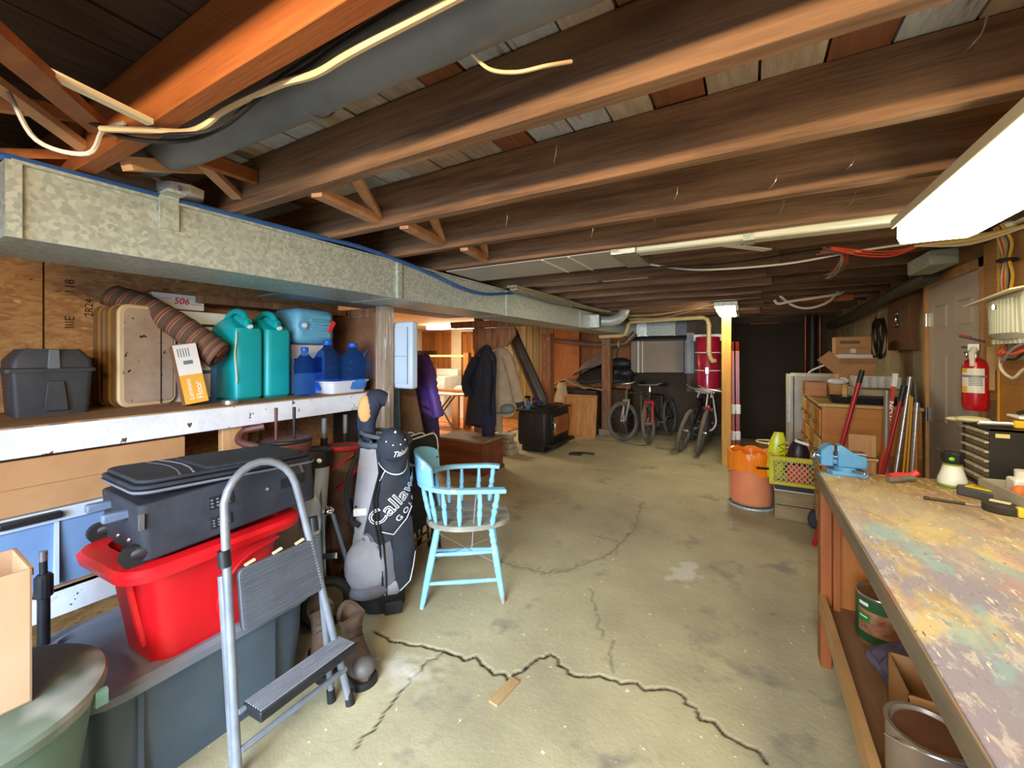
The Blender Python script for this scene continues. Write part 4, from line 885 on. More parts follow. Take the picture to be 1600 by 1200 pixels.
# clubs in the bag
def club(name, lab, p, q, head, par_label=None, mat=blackpl):
    t = T(name, lab, 'golf club', (0, 0, 0)); B().tube([p, q], [.005, .0065], 8).done('shaft', chrome, t); head(t, Vector(p)); return t
dr = T('golf_club', 'tan and black padded headcover on a club standing in the stand bag', 'golf club', (-1.9, 1.72, .9))
B().cyl((0, 0, -.6), (.0, -.03, .1), .006).done('shaft', steel, dr)
Mh = TR((0, -.03, .1), R(47))
b = B(); path = curve([(0, 0, -.06), (-.02, 0, .05), (-.01, 0, .14), (.03, 0, .2), (.085, 0, .19)], 5); b.tube(path, [.03+.028*min(1, i/9) - (.02*max(0, i-15)/5) for i in range(len(path))], 16, mi=0); b.done('headcover', mt('navy padded cloth', '#23283a', '#2d3347', r=.8, s=8), dr, M=Mh)
b = B(); b.ball((-.028, -.02, .14), (.045, .045, .085), 14, 8); b.done('tan_panel', mt('tan knit', '#c7955c', '#d3a46c', r=.9), dr, M=TR((0, 0, 0), 0, 0) @ Mh)
# old bags behind
rb = T('golf_bag', 'old oxblood leather golf bag with steel clubs behind the step stool', 'golf bag', (-2.2, 1.37, 0), R(20))
ox = mt('oxblood leather', '#5c3230', '#70423c', r=.45, s=5)
b = B(); bagloft(b, [(0, 0, 0, .1, .1), (.4, 0, 0, .11, .11), (.93, 0, 0, .12, .11)]); b.done('bag_body', mt('grey canvas', '#7a7672', '#8c8883', r=.85), rb)
b = B(); bagloft(b, [(.85, 0, 0, .124, .114), (.98, 0, 0, .128, .118), (1.0, 0, 0, .12, .11)]); b.done('leather_collar', ox, rb)
B().torus((0, 0, .99), (0, 0, 1), .118, .012).done('rim_piping', blackpl, rb)
b = B(); b.tube(curve([(-.1, -.08, .96), (-.2, -.1, .99), (-.22, -.06, 1.04), (-.14, 0, 1.06)], 4), .02, 8); b.done('strap', ox, rb)
for k, (x, y) in enumerate(((.0, -.03), (.05, -.02))):
    cl = T('golf_club', ('steel club with red ferrule in the oxblood bag, left of two', 'steel club with black grip in the oxblood bag, right of two')[k], 'golf club', (-2.2+x, 1.34+y+k*.06, .4))
    B().cyl((0, 0, 0), (0, 0, .74), .006).done('shaft', chrome, cl); B().cyl((0, 0, .6), (0, 0, .77), .007, .009).done('grip', ox if k == 0 else blackpl, cl)
sb = T('golf_bag', 'shiny silver blue golf bag with a black collar on a pull cart', 'golf bag', (-2.12, 1.42, .12), R(40))
sv = mt('silver blue vinyl', '#b4c6d8', '#d4e0ea', r=.22, m=.1, s=4, b=.2, bs=4)
Mt_ = TR((0, 0, 0), 0, R(2), R(-5))
b = B(); bagloft(b, [(0, 0, 0, .08, .085), (.3, 0, 0, .085, .09), (.72, 0, 0, .09, .095)], M=Mt_); b.done('bag_body', sv, sb)
b = B(); bagloft(b, [(.71, 0, 0, .096, .10), (.80, 0, 0, .1, .104), (.81, 0, 0, .09, .094)], M=Mt_); b.done('collar', blackpl, sb)
B().beam(Mt_ @ Vector((.03, -.095, .1)), Mt_ @ Vector((.03, -.1, .71)), .02, .01).done('seam_strip', blackpl, sb)
b = B(); b.ball(Mt_ @ Vector((.04, -.1, .45)), (.05, .03, .14), 14, 8); b.done('side_pocket', sv, sb)
B().cyl(Mt_ @ Vector((.06, -.09, .75)), Mt_ @ Vector((.06, -.11, .755)), .012).done('stud', white_t, sb)
gcart = T('golf_cart', 'two wheeled pull cart with blue grey tubes under the silver bag', 'pull cart', (-2.0, 1.50, 0), R(40))
tb = mt('blue grey tube', '#6f7f92', '#8594a6', r=.35, m=.5)
B().tube([(-.05, -.06, .1), (-.06, .0, .55), (-.07, .03, .9)], .012, 8).tube([(.02, -.06, .60), (.09, -.02, .3), (.13, 0, .15)], .011, 8).tube([(-.03, -.05, .62), (-.02, -.05, .2)], .008, 6).done('frame_tube', tb, gcart)
B().ball((.0, -.07, .62), (.035, .03, .025)).bx(-.03, .05, -.09, -.05, .37, .40).done('clamp', chrome, gcart)
B().cyl((-.04, -.06, .14), (.13, .06, .14), .009).done('axle', steel, gcart)
for s_, (x, y) in ((-1, (-.01, -.09)), (1, (.14, .14))):
    w = B(); w.torus((x, y, .138), (.35, -1, 0), .112, .026, 32, 8); wo = w.done('tyre', blackrub, gcart)
    B().lathe([(0, -.012), (.09, -.012), (.1, 0), (.09, .012), (0, .012)], n=24, M=Vector((0, 0, 1)).rotation_difference(Vector((.35, -1, 0))).to_matrix().to_4x4(), c=(x, y, .138)).lathe([(0, -.02), (.03, -.018), (.03, .018), (0, .02)], n=16, M=Vector((0, 0, 1)).rotation_difference(Vector((.35, -1, 0))).to_matrix().to_4x4(), c=(x, y, .138)).done('wheel_disc', mt('dusty wheel disc', '#5c5148', '#6f6358', r=.6) if 'dusty wheel disc' not in bpy.data.materials else bpy.data.materials['dusty wheel disc'], wo)
bb2 = T('golf_bag', 'brown canvas golf bag with red trim between the silver and grey bags', 'golf bag', (-2.2, 1.72, 0), R(40))
bc = mt('brown canvas', '#6b5040', '#7d6150', r=.85, s=5); rc = mt('red trim cloth', '#b82a30', r=.7)
b = B(); bagloft(b, [(0, 0, 0, .11, .1), (.5, 0, 0, .13, .12), (.88, .0, 0, .13, .12)]); b.done('bag_body', bc, bb2)
B().torus((0, 0, .88), (0, .1, 1), .13, .016).beam((-.1, -.09, .72), (.1, -.1, .86), .05, .01).beam((.0, -.13, .66), (.13, -.06, .78), .04, .012).done('red_trim', rc, bb2)
b = B(); b.ball((0, -.1, .3), (.1, .06, .2)); b.done('front_pocket', bc, bb2)
for k, (x, y, z1, r, m_, lab) in enumerate(((-2.3, 1.66, 1.06, .014, galv_d, 'grey metal pole standing left of the loose clubs under the shelf end'), (-2.32, 1.83, 1.06, .013, steel, 'bright steel club with a clamp in the middle under the shelf end'), (-2.3, 1.93, 1.07, .014, mt('blue shaft', '#31507e', '#3d5f90', r=.3, m=.3), 'blue and black shaft right of the bright steel club'))):
    cl = T('golf_club', lab, 'golf club', (x, y, 0)); B().cyl((0, 0, 0), (.02, .0, z1), r, r*1.1, 10).done('shaft', m_, cl); B().cyl((.013, 0, z1-.3), (.019, 0, z1-.12), r*1.5).done('sleeve', blackpl, cl)
ub = T('hanging_strap', 'brown wooden handled tool hanging on the chipboard under shelf', 'tool', (-2.9, 1.62, .78)); B().tube([(0, 0, .28), (0, .0, .06)], .012, 8).ball((0, 0, .04), (.02, .04, .045)).done('tool_body', mt('brown varnish', '#6a4422', r=.4), ub)
dbag = T('dark_bag', 'dark brown and black soft bag slumped behind the stand golf bag', 'bag', (-2.06, 1.86, 0), R(40))
b = B(); bagloft(b, [(0, 0, 0, .1, .1), (.3, .01, 0, .12, .11), (.6, 0, .02, .1, .1), (.9, -.02, 0, .08, .09)]); b.done('bag_body', mt('dark brown nylon', '#2a2320', '#383030', r=.7), dbag); B().tube(curve([(-.09, -.06, .8), (-.13, -.1, .6), (-.1, -.13, .42)], 5), .016, 8).done('strap', blackfab, dbag)

# folding chairs
def fchair(lab, loc, rz):
    t = T('folding_chair', lab, 'folding chair', loc, rz, None)
    gm = mt('bronze tube', '#5d4a38', '#6e5a46', r=.4, m=.5) if 'bronze tube' not in bpy.data.materials else bpy.data.materials['bronze tube']
    b = B(); b.loft([[basis((0, 0, .785), (0, 1, 0), (-.1, 0, 1)) @ v for v in b.rrect(-.19, .19, -.085, .085, .07, z, 6)] for z in (-.012, .016)]); b.done('back_pad', blackfab, t, bev=.006)
    b = B(); b.tube([basis((0, 0, .785), (0, 1, 0), (-.1, 0, 1)) @ v for v in b.rrect(-.192, .192, -.087, .087, .07, .015, 6)], .006, 6, loop=True); b.done('silver_piping', white_t, t)
    b = B(); b.loft([[basis((-.012, 0, .42), (0, 1, 0), (-.03, 0, 1)) @ v for v in b.rrect(-.18, .18, -.2, .2, .06, z, 5)] for z in (-.01, .012)]); b.done('seat_pad', blackfab, t, bev=.006)
    for s_ in (-1, 1):
        B().tube([(.03, s_*.2, 0), (.0, s_*.195, .45), (-.015, s_*.18, .88)], .011, 8).done('front_leg', gm, t)
        B().tube([(-.03, s_*.17, 0), (.015, s_*.175, .5)], .011, 8).done('rear_leg', gm, t)
    B().tube([(.025, -.2, .12), (.025, .2, .12)], .009, 6).done('stretcher', gm, t)
    return t
fchair('black padded folding chair with silver piping, nearest the blue chair in the folded row', (-2.02, 2.25, 0), R(8))
fchair('black padded folding chair in the middle of the folded row', (-2.10, 2.22, 0), R(8))
fchair('black padded folding chair farthest from the blue chair in the folded row', (-2.18, 2.19, 0), R(8))

# blue captain's chair
bc_ = T('captains_chair', 'old sky blue painted captains chair with a bare worn seat', 'chair', (-1.56, 2.13, 0), R(35))
sky = mt('chipped sky blue paint', '#7cc2ea', '#94d2f4', r=.5, s=7, spots=('#e3eef2', 24, .655, .02), spots2=('#4a4038', 17, .675, .02)); seatw = mt('worn grey seat wood', '#7a766a', '#a8a494', r=.7, s=3, st=(1, 7, 1), b=.2, spots=('#d9dcd6', 6, .68, .03))
b = B(); seat = []
for k in range(28):
    a = 2*pi*k/28; seat.append((.25*math.cos(a)*(1.2 if math.cos(a) > 0 else .92), .245*math.copysign(abs(math.sin(a))**.85, math.sin(a))))
b.loft([[(x*f, y*f, z + .012*(1-abs(y)/.25)*(-1)) for x, y in seat] for f, z in ((.9, .425), (1, .437), (1, .452), (.96, .462))]); b.done('seat', seatw, bc_)
feet = [(.235, -.215), (.235, .215), (-.235, -.225), (-.235, .225)]; tops = [(.165, -.15), (.165, .15), (-.15, -.16), (-.15, .16)]
turn = lambda p, q, base, ks: [Vector(p).lerp(Vector(q), t) for t in ks]
for (fx, fy), (tx, ty) in zip(feet, tops):
    p, q = Vector((fx, fy, 0)), Vector((tx, ty, .43)); ts = [0, .05, .09, .3, .55, .72, .76, .8, .84, .88, .92, .96, 1]; rs = [.010, .013, .014, .019, .021, .021, .015, .021, .015, .021, .015, .02, .018]
    if fx < 0: rs = [.012, .014, .016, .019, .021, .021, .021, .02, .02, .02, .02, .019, .018]
    lg_ = B().tube([p.lerp(q, t) for t in ts], rs, 12).done('leg', sky, bc_); B().tube([p, p.lerp(q, .09)], [.0108, .0148], 12).done('bare_tip', seatw, lg_)
def legp(i, t): return Vector((*feet[i], 0)).lerp(Vector((*tops[i], .43)), t)
for i, j, ta, tb_ in ((0, 2, .30, .30), (0, 2, .66, .66), (1, 3, .3, .3), (1, 3, .66, .66), (0, 1, .45, .45), (2, 3, .5, .5)):
    p, q = legp(i, ta), legp(j, tb_); B().tube([p, p.lerp(q, .5), q], [.009, .0125, .009], 10).done('stretcher', sky, bc_)
wire = mt('thin rod', '#b9bdb8', r=.4, m=.5)
B().tube([legp(0, .5), legp(3, .6)], .0025, 5).tube([legp(1, .5), legp(2, .6)], .0025, 5).tube([(.08, -.19, .70), (.05, -.17, .30)], .003, 5).done('tie_rod', wire, bc_)
# arm bow
bow = []
for k in range(25):
    a = R(90 + 180*k/24); bow.append(Vector((-.02 + .245*math.cos(a) - (0.0), .265*math.sin(a), .68)))
bow = [Vector((.245, .255, .675)), Vector((.16, .27, .68)), Vector((.05, .268, .68))] + bow + [Vector((.05, -.268, .68)), Vector((.16, -.27, .68)), Vector((.245, -.255, .675))]
b = B(); rings = []
for i, p in enumerate(bow):
    a = bow[max(0, i-1)]; e = bow[min(len(bow)-1, i+1)]; t = (e-a).normalized(); nn = Vector((t.y, -t.x, 0)); w = .03 if 1 < i < len(bow)-2 else .034; zz = p.z
    rings.append([p + nn*w*.8 + Vector((0, 0, -.014)), p + nn*w*.8 + Vector((0, 0, .012)), p - nn*w*.8 + Vector((0, 0, .012)), p - nn*w*.8 + Vector((0, 0, -.014))])
b.loft(rings); b.done('arm_bow', sky, bc_, bev=.006)
b = B(); rings = []
for k in range(15):   # crest
    a = R(124+112*k/14); zt = .80 + .065*math.sin(pi*k/14)**.6; c = Vector((-.03 + .25*math.cos(a), .26*math.sin(a), 0)); n_ = Vector((math.cos(a), math.sin(a), 0))
    rings.append([c - n_*.013 + Vector((0, 0, .69)), c + n_*.013 + Vector((0, 0, .69)), c + n_*.03 + Vector((0, 0, zt)), c + n_*.005 + Vector((0, 0, zt))])
b.loft(rings); b.done('crest_rail', sky, bc_, bev=.006)
for k in range(13):
    if k in (0, 12): s_ = 1 if k == 0 else -1; tp = Vector((.2, s_*.265, .67)); bt = Vector((.17, s_*.20, .455))
    elif k in (1, 2, 10, 11): s_ = 1 if k < 6 else -1; x = .1 if k in (1, 11) else -.02; tp = Vector((x, s_*.268, .67)); bt = Vector((x*.95, s_*.212, .455))
    else:
        a = R(90+180*(k-2)/8); tp = Vector((-.02+.245*math.cos(a), .265*math.sin(a), .67)); bt = Vector((-.03+.185*math.cos(a), .20*math.sin(a), .455))
    ts = [0, .12, .3, .42, .5, .58, .7, .85, 1]; rs = [.009, .011, .015, .016, .011, .016, .013, .011, .009]
    if k in (0, 12): rs = [.011, .018, .013, .02, .013, .021, .014, .017, .012]
    B().tube([bt.lerp(tp, t) for t in ts], rs, 10).done('spindle', sky, bc_)
# ================= MIDDLE AND FAR PARTS =================
tk = T('wooden_chest', 'low brown wooden chest with a dusty top standing on the floor', 'chest', (-3.1, 4.36, 0))
tw = mt('red brown stained wood', '#6e3a24', '#885038', r=.5, s=2, st=(.6, 4, 4), rand=.05); dust = mt('dusty trunk top', '#6f4a36', '#a59888', r=.8, s=2.2)
B().bx(-.36, .36, -.23, .23, .03, .385).done('chest_body', tw, tk, bev=.004); B().bx(-.37, .37, -.24, .24, .385, .41).done('lid', dust, tk, bev=.004)
B().bx(-.375, .375, -.245, .245, 0, .05).bx(.345, .37, -.24, -.2, .05, .385).done('base_trim', tw, tk, bev=.003); B().bx(-.36, .36, -.232, -.23, .26, .264).done('board_joint', dark_t, tk)
hb = T('hearth_blocks', 'stack of pale concrete blocks beside the wood stove', 'blocks', (-3.12, 5.25, 0))
cbm = mt('pale block', '#a8a291', '#bcb6a4', r=.9, s=6, b=.3)
for (x0, x1, z0, z1) in ((-.18, .2, 0, .09), (-.15, .17, .09, .17), (-.2, .12, .17, .24), (-.14, .16, .24, .3)): B().bx(x0, x1, -.1, .1, z0+.002, z1-.003).done('block', cbm, hb, bev=.006)
# wood stove
ws = T('wood_stove', 'black cast wood stove with a glass door and an angled flue', 'stove', (-2.8, 5.95, 0))
bl_ = mt('black stove steel', '#25211e', '#322d29', r=.5, m=.3, s=5, b=.1, bs=80)
b = B(); b.loft([b.rrect(-.19, .19, -.4, .4, .03, 0), b.rrect(-.19, .19, -.4, .4, .03, .1)]); b.done('pedestal', bl_, ws)
b = B(); b.loft([b.rrect(-.22, .235, -.44, .44, .04, .1), b.rrect(-.235, .25, -.46, .46, .05, .16), b.rrect(-.235, .25, -.46, .46, .05, .56), b.rrect(-.22, .235, -.44, .44, .04, .6)]); b.done('stove_body', bl_, ws, sm=30)
B().bx(-.25, .27, -.47, .47, .6, .625).bx(-.22, .2, -.3, .1, .625, .65).done('top_plate', bl_, ws, bev=.006); B().bx(.2, .36, -.42, .42, .09, .13).done('ash_lip', bl_, ws, bev=.006)
dr_ = B().bx(.25, .275, -.3, .34, .19, .55).done('door', bl_, ws, bev=.006)
B().bx(.276, .28, -.23, .27, .24, .50).done('glass', mt('amber brown glass', '#8a4c2a', '#b06a42', r=.12, s=3), dr_); b = B(); b.tube([(.282, -.24, .235), (.282, .28, .235), (.282, .28, .505), (.282, -.24, .505)], .008, 6, loop=True); b.done('door_trim', brass, dr_)  # door glass mottled from amber to brown
B().tube([(.28, -.29, .3), (.32, -.29, .32), (.32, -.29, .42), (.28, -.29, .44)], .009, 6).done('handle', steel, dr_)
B().tube([(-.06, .05, .64), (-.06, .05, .72), (-.52, -.05, 1.72), (-.56, -.05, 1.84)], .105, 20).done('flue_pipe', mt('grey flue steel', '#4a4845', '#5a5855', r=.5, m=.5, s=4), ws)
sprays = T('spray_bottle', 'small blue spray bottle with a black trigger on top of the wood stove', 'bottle', (-2.9, 5.6, .625)); B().lathe([(0, 0), (.035, 0), (.035, .1), (.012, .14), (.012, .17)]).done('bottle_body', mt('blue bottle', '#3f86c8', r=.35), sprays); B().bx(-.05, .04, -.015, .015, .16, .2).bx(.02, .035, -.01, .01, .11, .17).done('trigger', blackpl, sprays, bev=.004)
jn = T('gloves', 'dark purple and black gloves lying on the stove beside the spray bottle', 'gloves', (-2.83, 5.78, .65)); b = B(); b.ball((0, 0, .05), (.09, .07, .05)); b.ball((-.06, .03, .1), (.05, .04, .05)); b.done('glove', mt('purple black knit', '#2c2438', '#4a3f66', r=.9, s=12, b=.4), jn)
pk_ = T('poker', 'black iron stove tool lying on the floor in front of the stove', 'tool', (-2.1, 5.75, 0)); B().tube(curve([(-.12, -.05, .015), (-.03, -.02, .02), (.05, -.03, .03), (.18, .03, .02)], 4), .014, 7).beam((-.15, -.1, .012), (.02, -.06, .012), .09, .02).done('tool_head', bl_, pk_)
ld = T('cabinet_door', 'framed orange-brown wooden cabinet door leaning beside the old post', 'door', (-2.58, 6.92, 0), R(4))
Md = TR((0, 0, 0), 0, 0, R(-9)); dw = mt('orange cabinet wood', '#a4692f', '#c08444', r=.45, s=3, st=(5, 5, .6))
B().bx(-.32, .3, 0, .03, .0, .74, M=Md).done('door_panel', dw, ld); B().bx(-.32, -.285, -.014, 0, 0, .74, M=Md).bx(.265, .3, -.014, 0, 0, .74, M=Md).bx(-.285, .265, -.014, 0, 0, .035, M=Md).bx(-.285, .265, -.014, 0, .705, .74, M=Md).done('frame', dw, ld, bev=.003)
# stored heap with cloths behind
hp = T('tarp_heap', 'heap of stored gear under black and grey tarps against the partition', 'tarp', (-2.45, 7.72, 0))
def drape(name, mat, x0, x1, y0, y1, zf, par, n=26, m=10):
    vs = []
    for j in range(m+1):
        for i in range(n+1):
            x = x0+(x1-x0)*i/n; y = y0+(y1-y0)*j/m; vs.append((x, y, zf(i/n, j/m) + .03*noise.noise((x*6, y*6, x0)) + .015*noise.noise((x*16, y*16, 3))))
    return B().add(vs, [(j*(n+1)+i, j*(n+1)+i+1, (j+1)*(n+1)+i+1, (j+1)*(n+1)+i) for j in range(m) for i in range(n)]).done(name, mat, par, sm=60, sol=.01)
B().bx(-.75, .55, -.1, .25, .02, .8).done('crate_stack', mt('dim board', '#3a2a1c', '#4b3826', r=.8, s=3), hp)
bk = mt('black tarp', '#17181b', '#24262b', r=.45, s=6, b=.5, bs=12); gt = mt('grey brown canvas', '#6b6058', '#7d7268', r=.9, s=4, b=.2)
drape('black_tarp', bk, -.5, .6, -.18, .28, lambda u, v: .82+.45*math.sin(pi*min(1, u*.62+.1))*min(1, .25+v*1.6), hp)
drape('grey_canvas', gt, -.55, .3, -.05, .29, lambda u, v: 1.0+.55*min(1, u*1.25)**.7*min(1, .45+v) + .04, hp)
B().ball((.38, -.02, 1.28), (.22, .1, .11), 18, 10).ball((.45, .0, 1.1), (.2, .12, .12)).done('black_bag', bk, hp)
tp_ = T('canvas_cloth', 'beige canvas cloth draped over boxes behind the wood stove', 'cloth', (-2.85, 7.2, 0))
bgm = mt('beige canvas', '#a5906c', '#b8a47e', r=.9, s=5, b=.3)
B().bx(-.42, .5, .0, .2, 0, .8).done('covered_box', mt('dim crate', '#2b211a', '#3c2f25', r=.8), tp_)
drape('cloth', bgm, -.5, .62, -.02, .25, lambda u, v: .86 + .13*math.exp(-((u-.35)/.14)**2) - .14*max(0, u-.6), tp_)
b = B(); rings = []
for i in range(9):
    z = .93-.37*i/8; rings.append([(-.15+(.06+.012*i)*math.cos(2*pi*k/16)*(1+.2*math.sin(k*2.4+i)), -.05+.035*math.sin(2*pi*k/16), z) for k in range(16)])
b.loft(rings).done('hanging_fold', bgm, tp_)

# bicycles
def bike(lab, loc, rz, steer, frame_m, fork_m, lean=0, name='bicycle'):
    t = T(name, lab, 'bicycle', loc, rz); t.rotation_euler = (R(lean), 0, rz)
    tyre = mt('grey tyre', '#5c5446', '#6e6555', r=.8, s=8) if 'grey tyre' not in bpy.data.materials else bpy.data.materials['grey tyre']
    hd = Vector((.93, 0, 0)); Ms_ = Matrix.Translation(hd) @ Matrix.Rotation(steer, 4, 'Z') @ Matrix.Translation(-hd)
    for cx, M in ((0, Matrix.Identity(4)), (1.03, Ms_)):
        ax = (M.to_3x3() @ Vector((0, 1, 0))); c = M @ Vector((cx, 0, .335))
        w = B().torus(c, ax, .305, .027, 36, 8).done('wheel', tyre, t)
        B().torus(c, ax, .275, .011, 32, 6).done('rim', galv_d, w)
        b = B(); tx = M.to_3x3() @ Vector((1, 0, 0))
        for k in range(14):
            a = 2*pi*k/14; b.tube([c + Vector(ax)*.02*(-1)**k, c + (tx*math.cos(a)+Vector((0, 0, 1))*math.sin(a))*.27], .0022, 3, cap=False)
        b.cyl(c - Vector(ax)*.05, c + Vector(ax)*.05, .02); b.done('spoke', steel, w)
    bb_, st_, ht, hb_ = Vector((.43, 0, .29)), Vector((.28, 0, .78)), Vector((.84, 0, .80)), Vector((.88, 0, .66))
    b = B(); b.tube([bb_, st_], .018, 8).tube([st_+Vector((.01, 0, -.04)), ht], .018, 8).tube([bb_, hb_], .021, 8).tube([ht + (ht-hb_)*.2, hb_], .022, 8)
    for s_ in (-.06, .06): b.tube([bb_, (0, s_, .335)], .011, 6).tube([st_, (0, s_, .335)], .009, 6)
    b.done('frame', frame_m, t)
    b = B()
    for s_ in (-.055, .055): b.tube([Ms_ @ Vector(p) for p in ((.90, s_, .66), (.93, s_, .55), (1.03, s_, .335))], [.02, .02, .014], 8)
    b.beam(Ms_ @ Vector((.895, -.07, .67)), Ms_ @ Vector((.895, .07, .67)), .05, .04); b.done('fork', fork_m, t)
    b = B(); b.tube([ht, Ms_ @ Vector((.80, 0, .93)), Ms_ @ Vector((.86, 0, .95))], .014, 7); b.tube([Ms_ @ Vector(p) for p in ((.80, -.3, .99), (.85, -.12, .95), (.86, 0, .95), (.85, .12, .95), (.80, .3, .99))], .012, 8); b.done('handlebar', steel, t)
    b = B()
    for s_ in (-1, 1): b.tube([Ms_ @ Vector((.825, s_*.2, .965)), Ms_ @ Vector((.80, s_*.31, .99))], .018, 8); b.tube([Ms_ @ Vector((.85, s_*.17, .96)), Ms_ @ Vector((.91, s_*.26, .94))], .007, 5)
    b.done('grip', blackrub, t)
    b = B(); b.ball((.22, 0, .92), (.13, .065, .03)); b.ball((.31, 0, .915), (.07, .03, .022)); b.cyl((.26, 0, .92), st_, .013); b.done('saddle', blackpl, t)
    b = B(); b.cyl((.43, -.05, .29), (.43, .05, .29), .025).cyl((.43, -.045, .29), (.43, -.04, .29), .09).beam((.43, -.06, .29), (.56, -.07, .2), .02, .015).beam((.43, .06, .29), (.3, .07, .38), .02, .015); b.done('crankset', galv_d, t)
    for x, s_, z in ((.56, -.12, .2), (.3, .12, .38)): B().box((x, s_, z), (.08, .09, .02)).done('pedal', blackpl, t)
    return t
fr_b = mt('dark bike frame', '#1e1d1c', '#2b2a28', r=.3, m=.2); fr_g = mt('greenish bike frame', '#5a5a46', '#6c6c56', r=.35, m=.2); fr_r = mt('red bike fork', '#b3242a', r=.3)
bike('bicycle with a red suspension fork parked in front of the furnace box', (-1.2, 7.92, 0), R(-100), R(6), fr_b, fr_r, lean=4)
bike('grey bicycle with turned front wheel parked next to the old post', (-1.52, 8.0, 0), R(-103), R(-22), fr_g, steel, lean=8)
k3 = bike('dark bicycle parked under the red vacuum canister, nearer the yellow post', (-.58, 7.56, 0), R(-92), R(0), fr_b, fr_b, lean=-10)
B().ball((.96, .0, .70), (.02, .03, .03)).done('red_reflector', mt('red reflector', '#e0202c', r=.2), k3)
bike('dark bicycle parked left of the one under the vacuum canister', (-.80, 7.64, 0), R(-94), R(-4), fr_b, fr_b, lean=-14)
# central vacuum canister on its board
vb = T('mounting_board', 'narrow dark board hung from the joists that carries the vacuum canister', 'board', (-.55, 7.2, .85)); B().bx(-.3, .3, 0, .03, 0, 1.2).done('board', mt('dim mounting board', '#4a4038', '#5a5046', r=.8), vb); B().bx(-.3, -.19, -.02, 0, .3, .95).done('bracket_plate', galv_d, vb)
cv = T('vacuum_canister', 'dark red central vacuum canister with white bands hanging near the yellow post', 'vacuum', (-.53, 7.0, .86))
vr = mt('dark red enamel', '#8e1230', '#a0183a', r=.25, coat=.5)
B().lathe([(.165, .06), (.175, .07), (.175, .84), (.165, .86), (0, .87)], n=32).done('canister_body', vr, cv)
B().lathe([(.0, 0), (.15, 0), (.178, .02), (.178, .075), (.17, .08)], n=32).done('base_cup', mt('pale pink plastic', '#cdb4b0', r=.4), cv)
for z in (.35, .62): B().torus((0, 0, z), (0, 0, 1), .176, .008).done('white_band', whitepl, cv)
B().bx(-.02, .03, -.2, -.17, .3, .4).done('latch', steel, cv, bev=.005)
B().bx(-.2, .2, .0, .18, .8, .9).done('top_bracket', galv, cv)
vp = T('vacuum_pipe', 'yellowed plastic vacuum pipe bending down into the red canister', 'pipe', (-.5, 6.82, 1.35))
B().tube([(.08, .03, .01), (.05, 0, 0), (.02, -.02, .05), (0, -.02, .12), (0, -.02, .55), (-.02, -.02, .62), (-.08, 0, .655), (-.5, 0, .65), (-1.15, .0, .63), (-1.2, .02, .60), (-1.22, .02, .5), (-1.25, .02, .43), (-1.32, .02, .41), (-1.68, .02, .40)], .032, 12).done('pipe', pvc, vp)
for p in ((0, -.02, .14), (0, -.02, .52), (-.12, 0, .655), (-1.15, 0, .63)): B().torus(p, (0, 0, 1) if p[2] < .6 and p[0] > -.1 else (1, 0, 0), .034, .008, 16, 6).done('coupling', pvc, vp)
cable('power_cable', [(-.52, 6.9, .86), (-.55, 6.88, .6), (-.56, 6.87, .42), (-.49, 6.87, .31), (-.41, 6.87, .42), (-.43, 6.88, .65), (-.46, 6.9, .86)], .012, white_cable, 'white cord loop hanging below the red vacuum canister')
# skis, buckets, far right things
for k, (x, y, c, lab) in enumerate(((-.17, 6.32, '#b5451e', 'orange ski standing behind the yellow post, left of the pair'), (-.11, 6.36, '#8c2a22', 'dark red ski standing behind the yellow post, right of the pair'))):
    s_ = T('ski', lab, 'ski', (x, y, 0)); B().beam((0, 0, 0), (-.01, .03, 1.5), .045, .014, up=(0, 1, 0)).beam((-.01, .03, 1.5), (-.012, -.02, 1.62), .04, .012, up=(0, 1, 0)).done('ski_body', mt('ski paint %d' % k, c, r=.3), s_); B().bx(-.03, .03, -.03, .01, .3, .42).bx(-.03, .03, -.03, .01, .65, .78).done('binding', whitepl, s_, bev=.01)
for (x, y, r, h, lab) in ((.22, 6.2, .12, .34, 'pale rimmed bucket behind the orange bag bin, left of the two'), (.36, 5.75, .15, .40, 'pale rimmed tan bucket behind the orange bag bin, nearer the white fridge')):
    t = T('bucket', lab, 'bucket', (x, y, 0)); B().lathe([(0, 0), (r*.85, 0), (r, h), (r*.94, h), (r*.8, .02), (0, .02)], n=28).done('bucket_body', mt('tan bucket', '#8c6a4a', r=.6) if 'tan bucket' not in bpy.data.materials else bpy.data.materials['tan bucket'], t); B().torus((0, 0, h), (0, 0, 1), r, .01).done('rim', cream, t)
for x, lab in ((.81, 'left one of two vertical copper pipes at the dark back wall'), (1.0, 'right one of two vertical copper pipes at the dark back wall')):
    B().cyl((x, 8.12, 0), (x, 8.12, 2.07), .014, n=10).done('copper_pipe', copper, lab=lab, cat='pipe')
B().cyl((.9, 8.1, 0), (.9, 8.1, 2.07), .06, n=14).done('drain_stack', blackpl, lab='black drain stack between the two copper pipes', cat='pipe')
B().tube([(.05, 8.21, 1.96), (.05, 8.1, 1.97), (.45, 8.1, 1.975), (.45, 8.21, 1.97)], .012, 8).done('copper_pipe', copper, lab='short horizontal copper pipe under joists along the dark wall', cat='pipe')
B().tube([(1.12, 8.1, 1.9), (1.12, 6.4, 1.93), (1.1, 5.8, 1.95), (1.1, 3.9, 2.0)], .05, 12).done('drain_pipe', mt('dark grey pipe', '#3b3c36', '#4c4d45', r=.5, s=5), lab='dark grey drain pipe along the top of the concrete wall', cat='pipe')
fg = T('fridge', 'white fridge standing behind the wooden dresser', 'fridge', (.76, 5.82, 0))
fwm = mt('fridge white', '#b5b5ac', '#c2c2b8', r=.4)
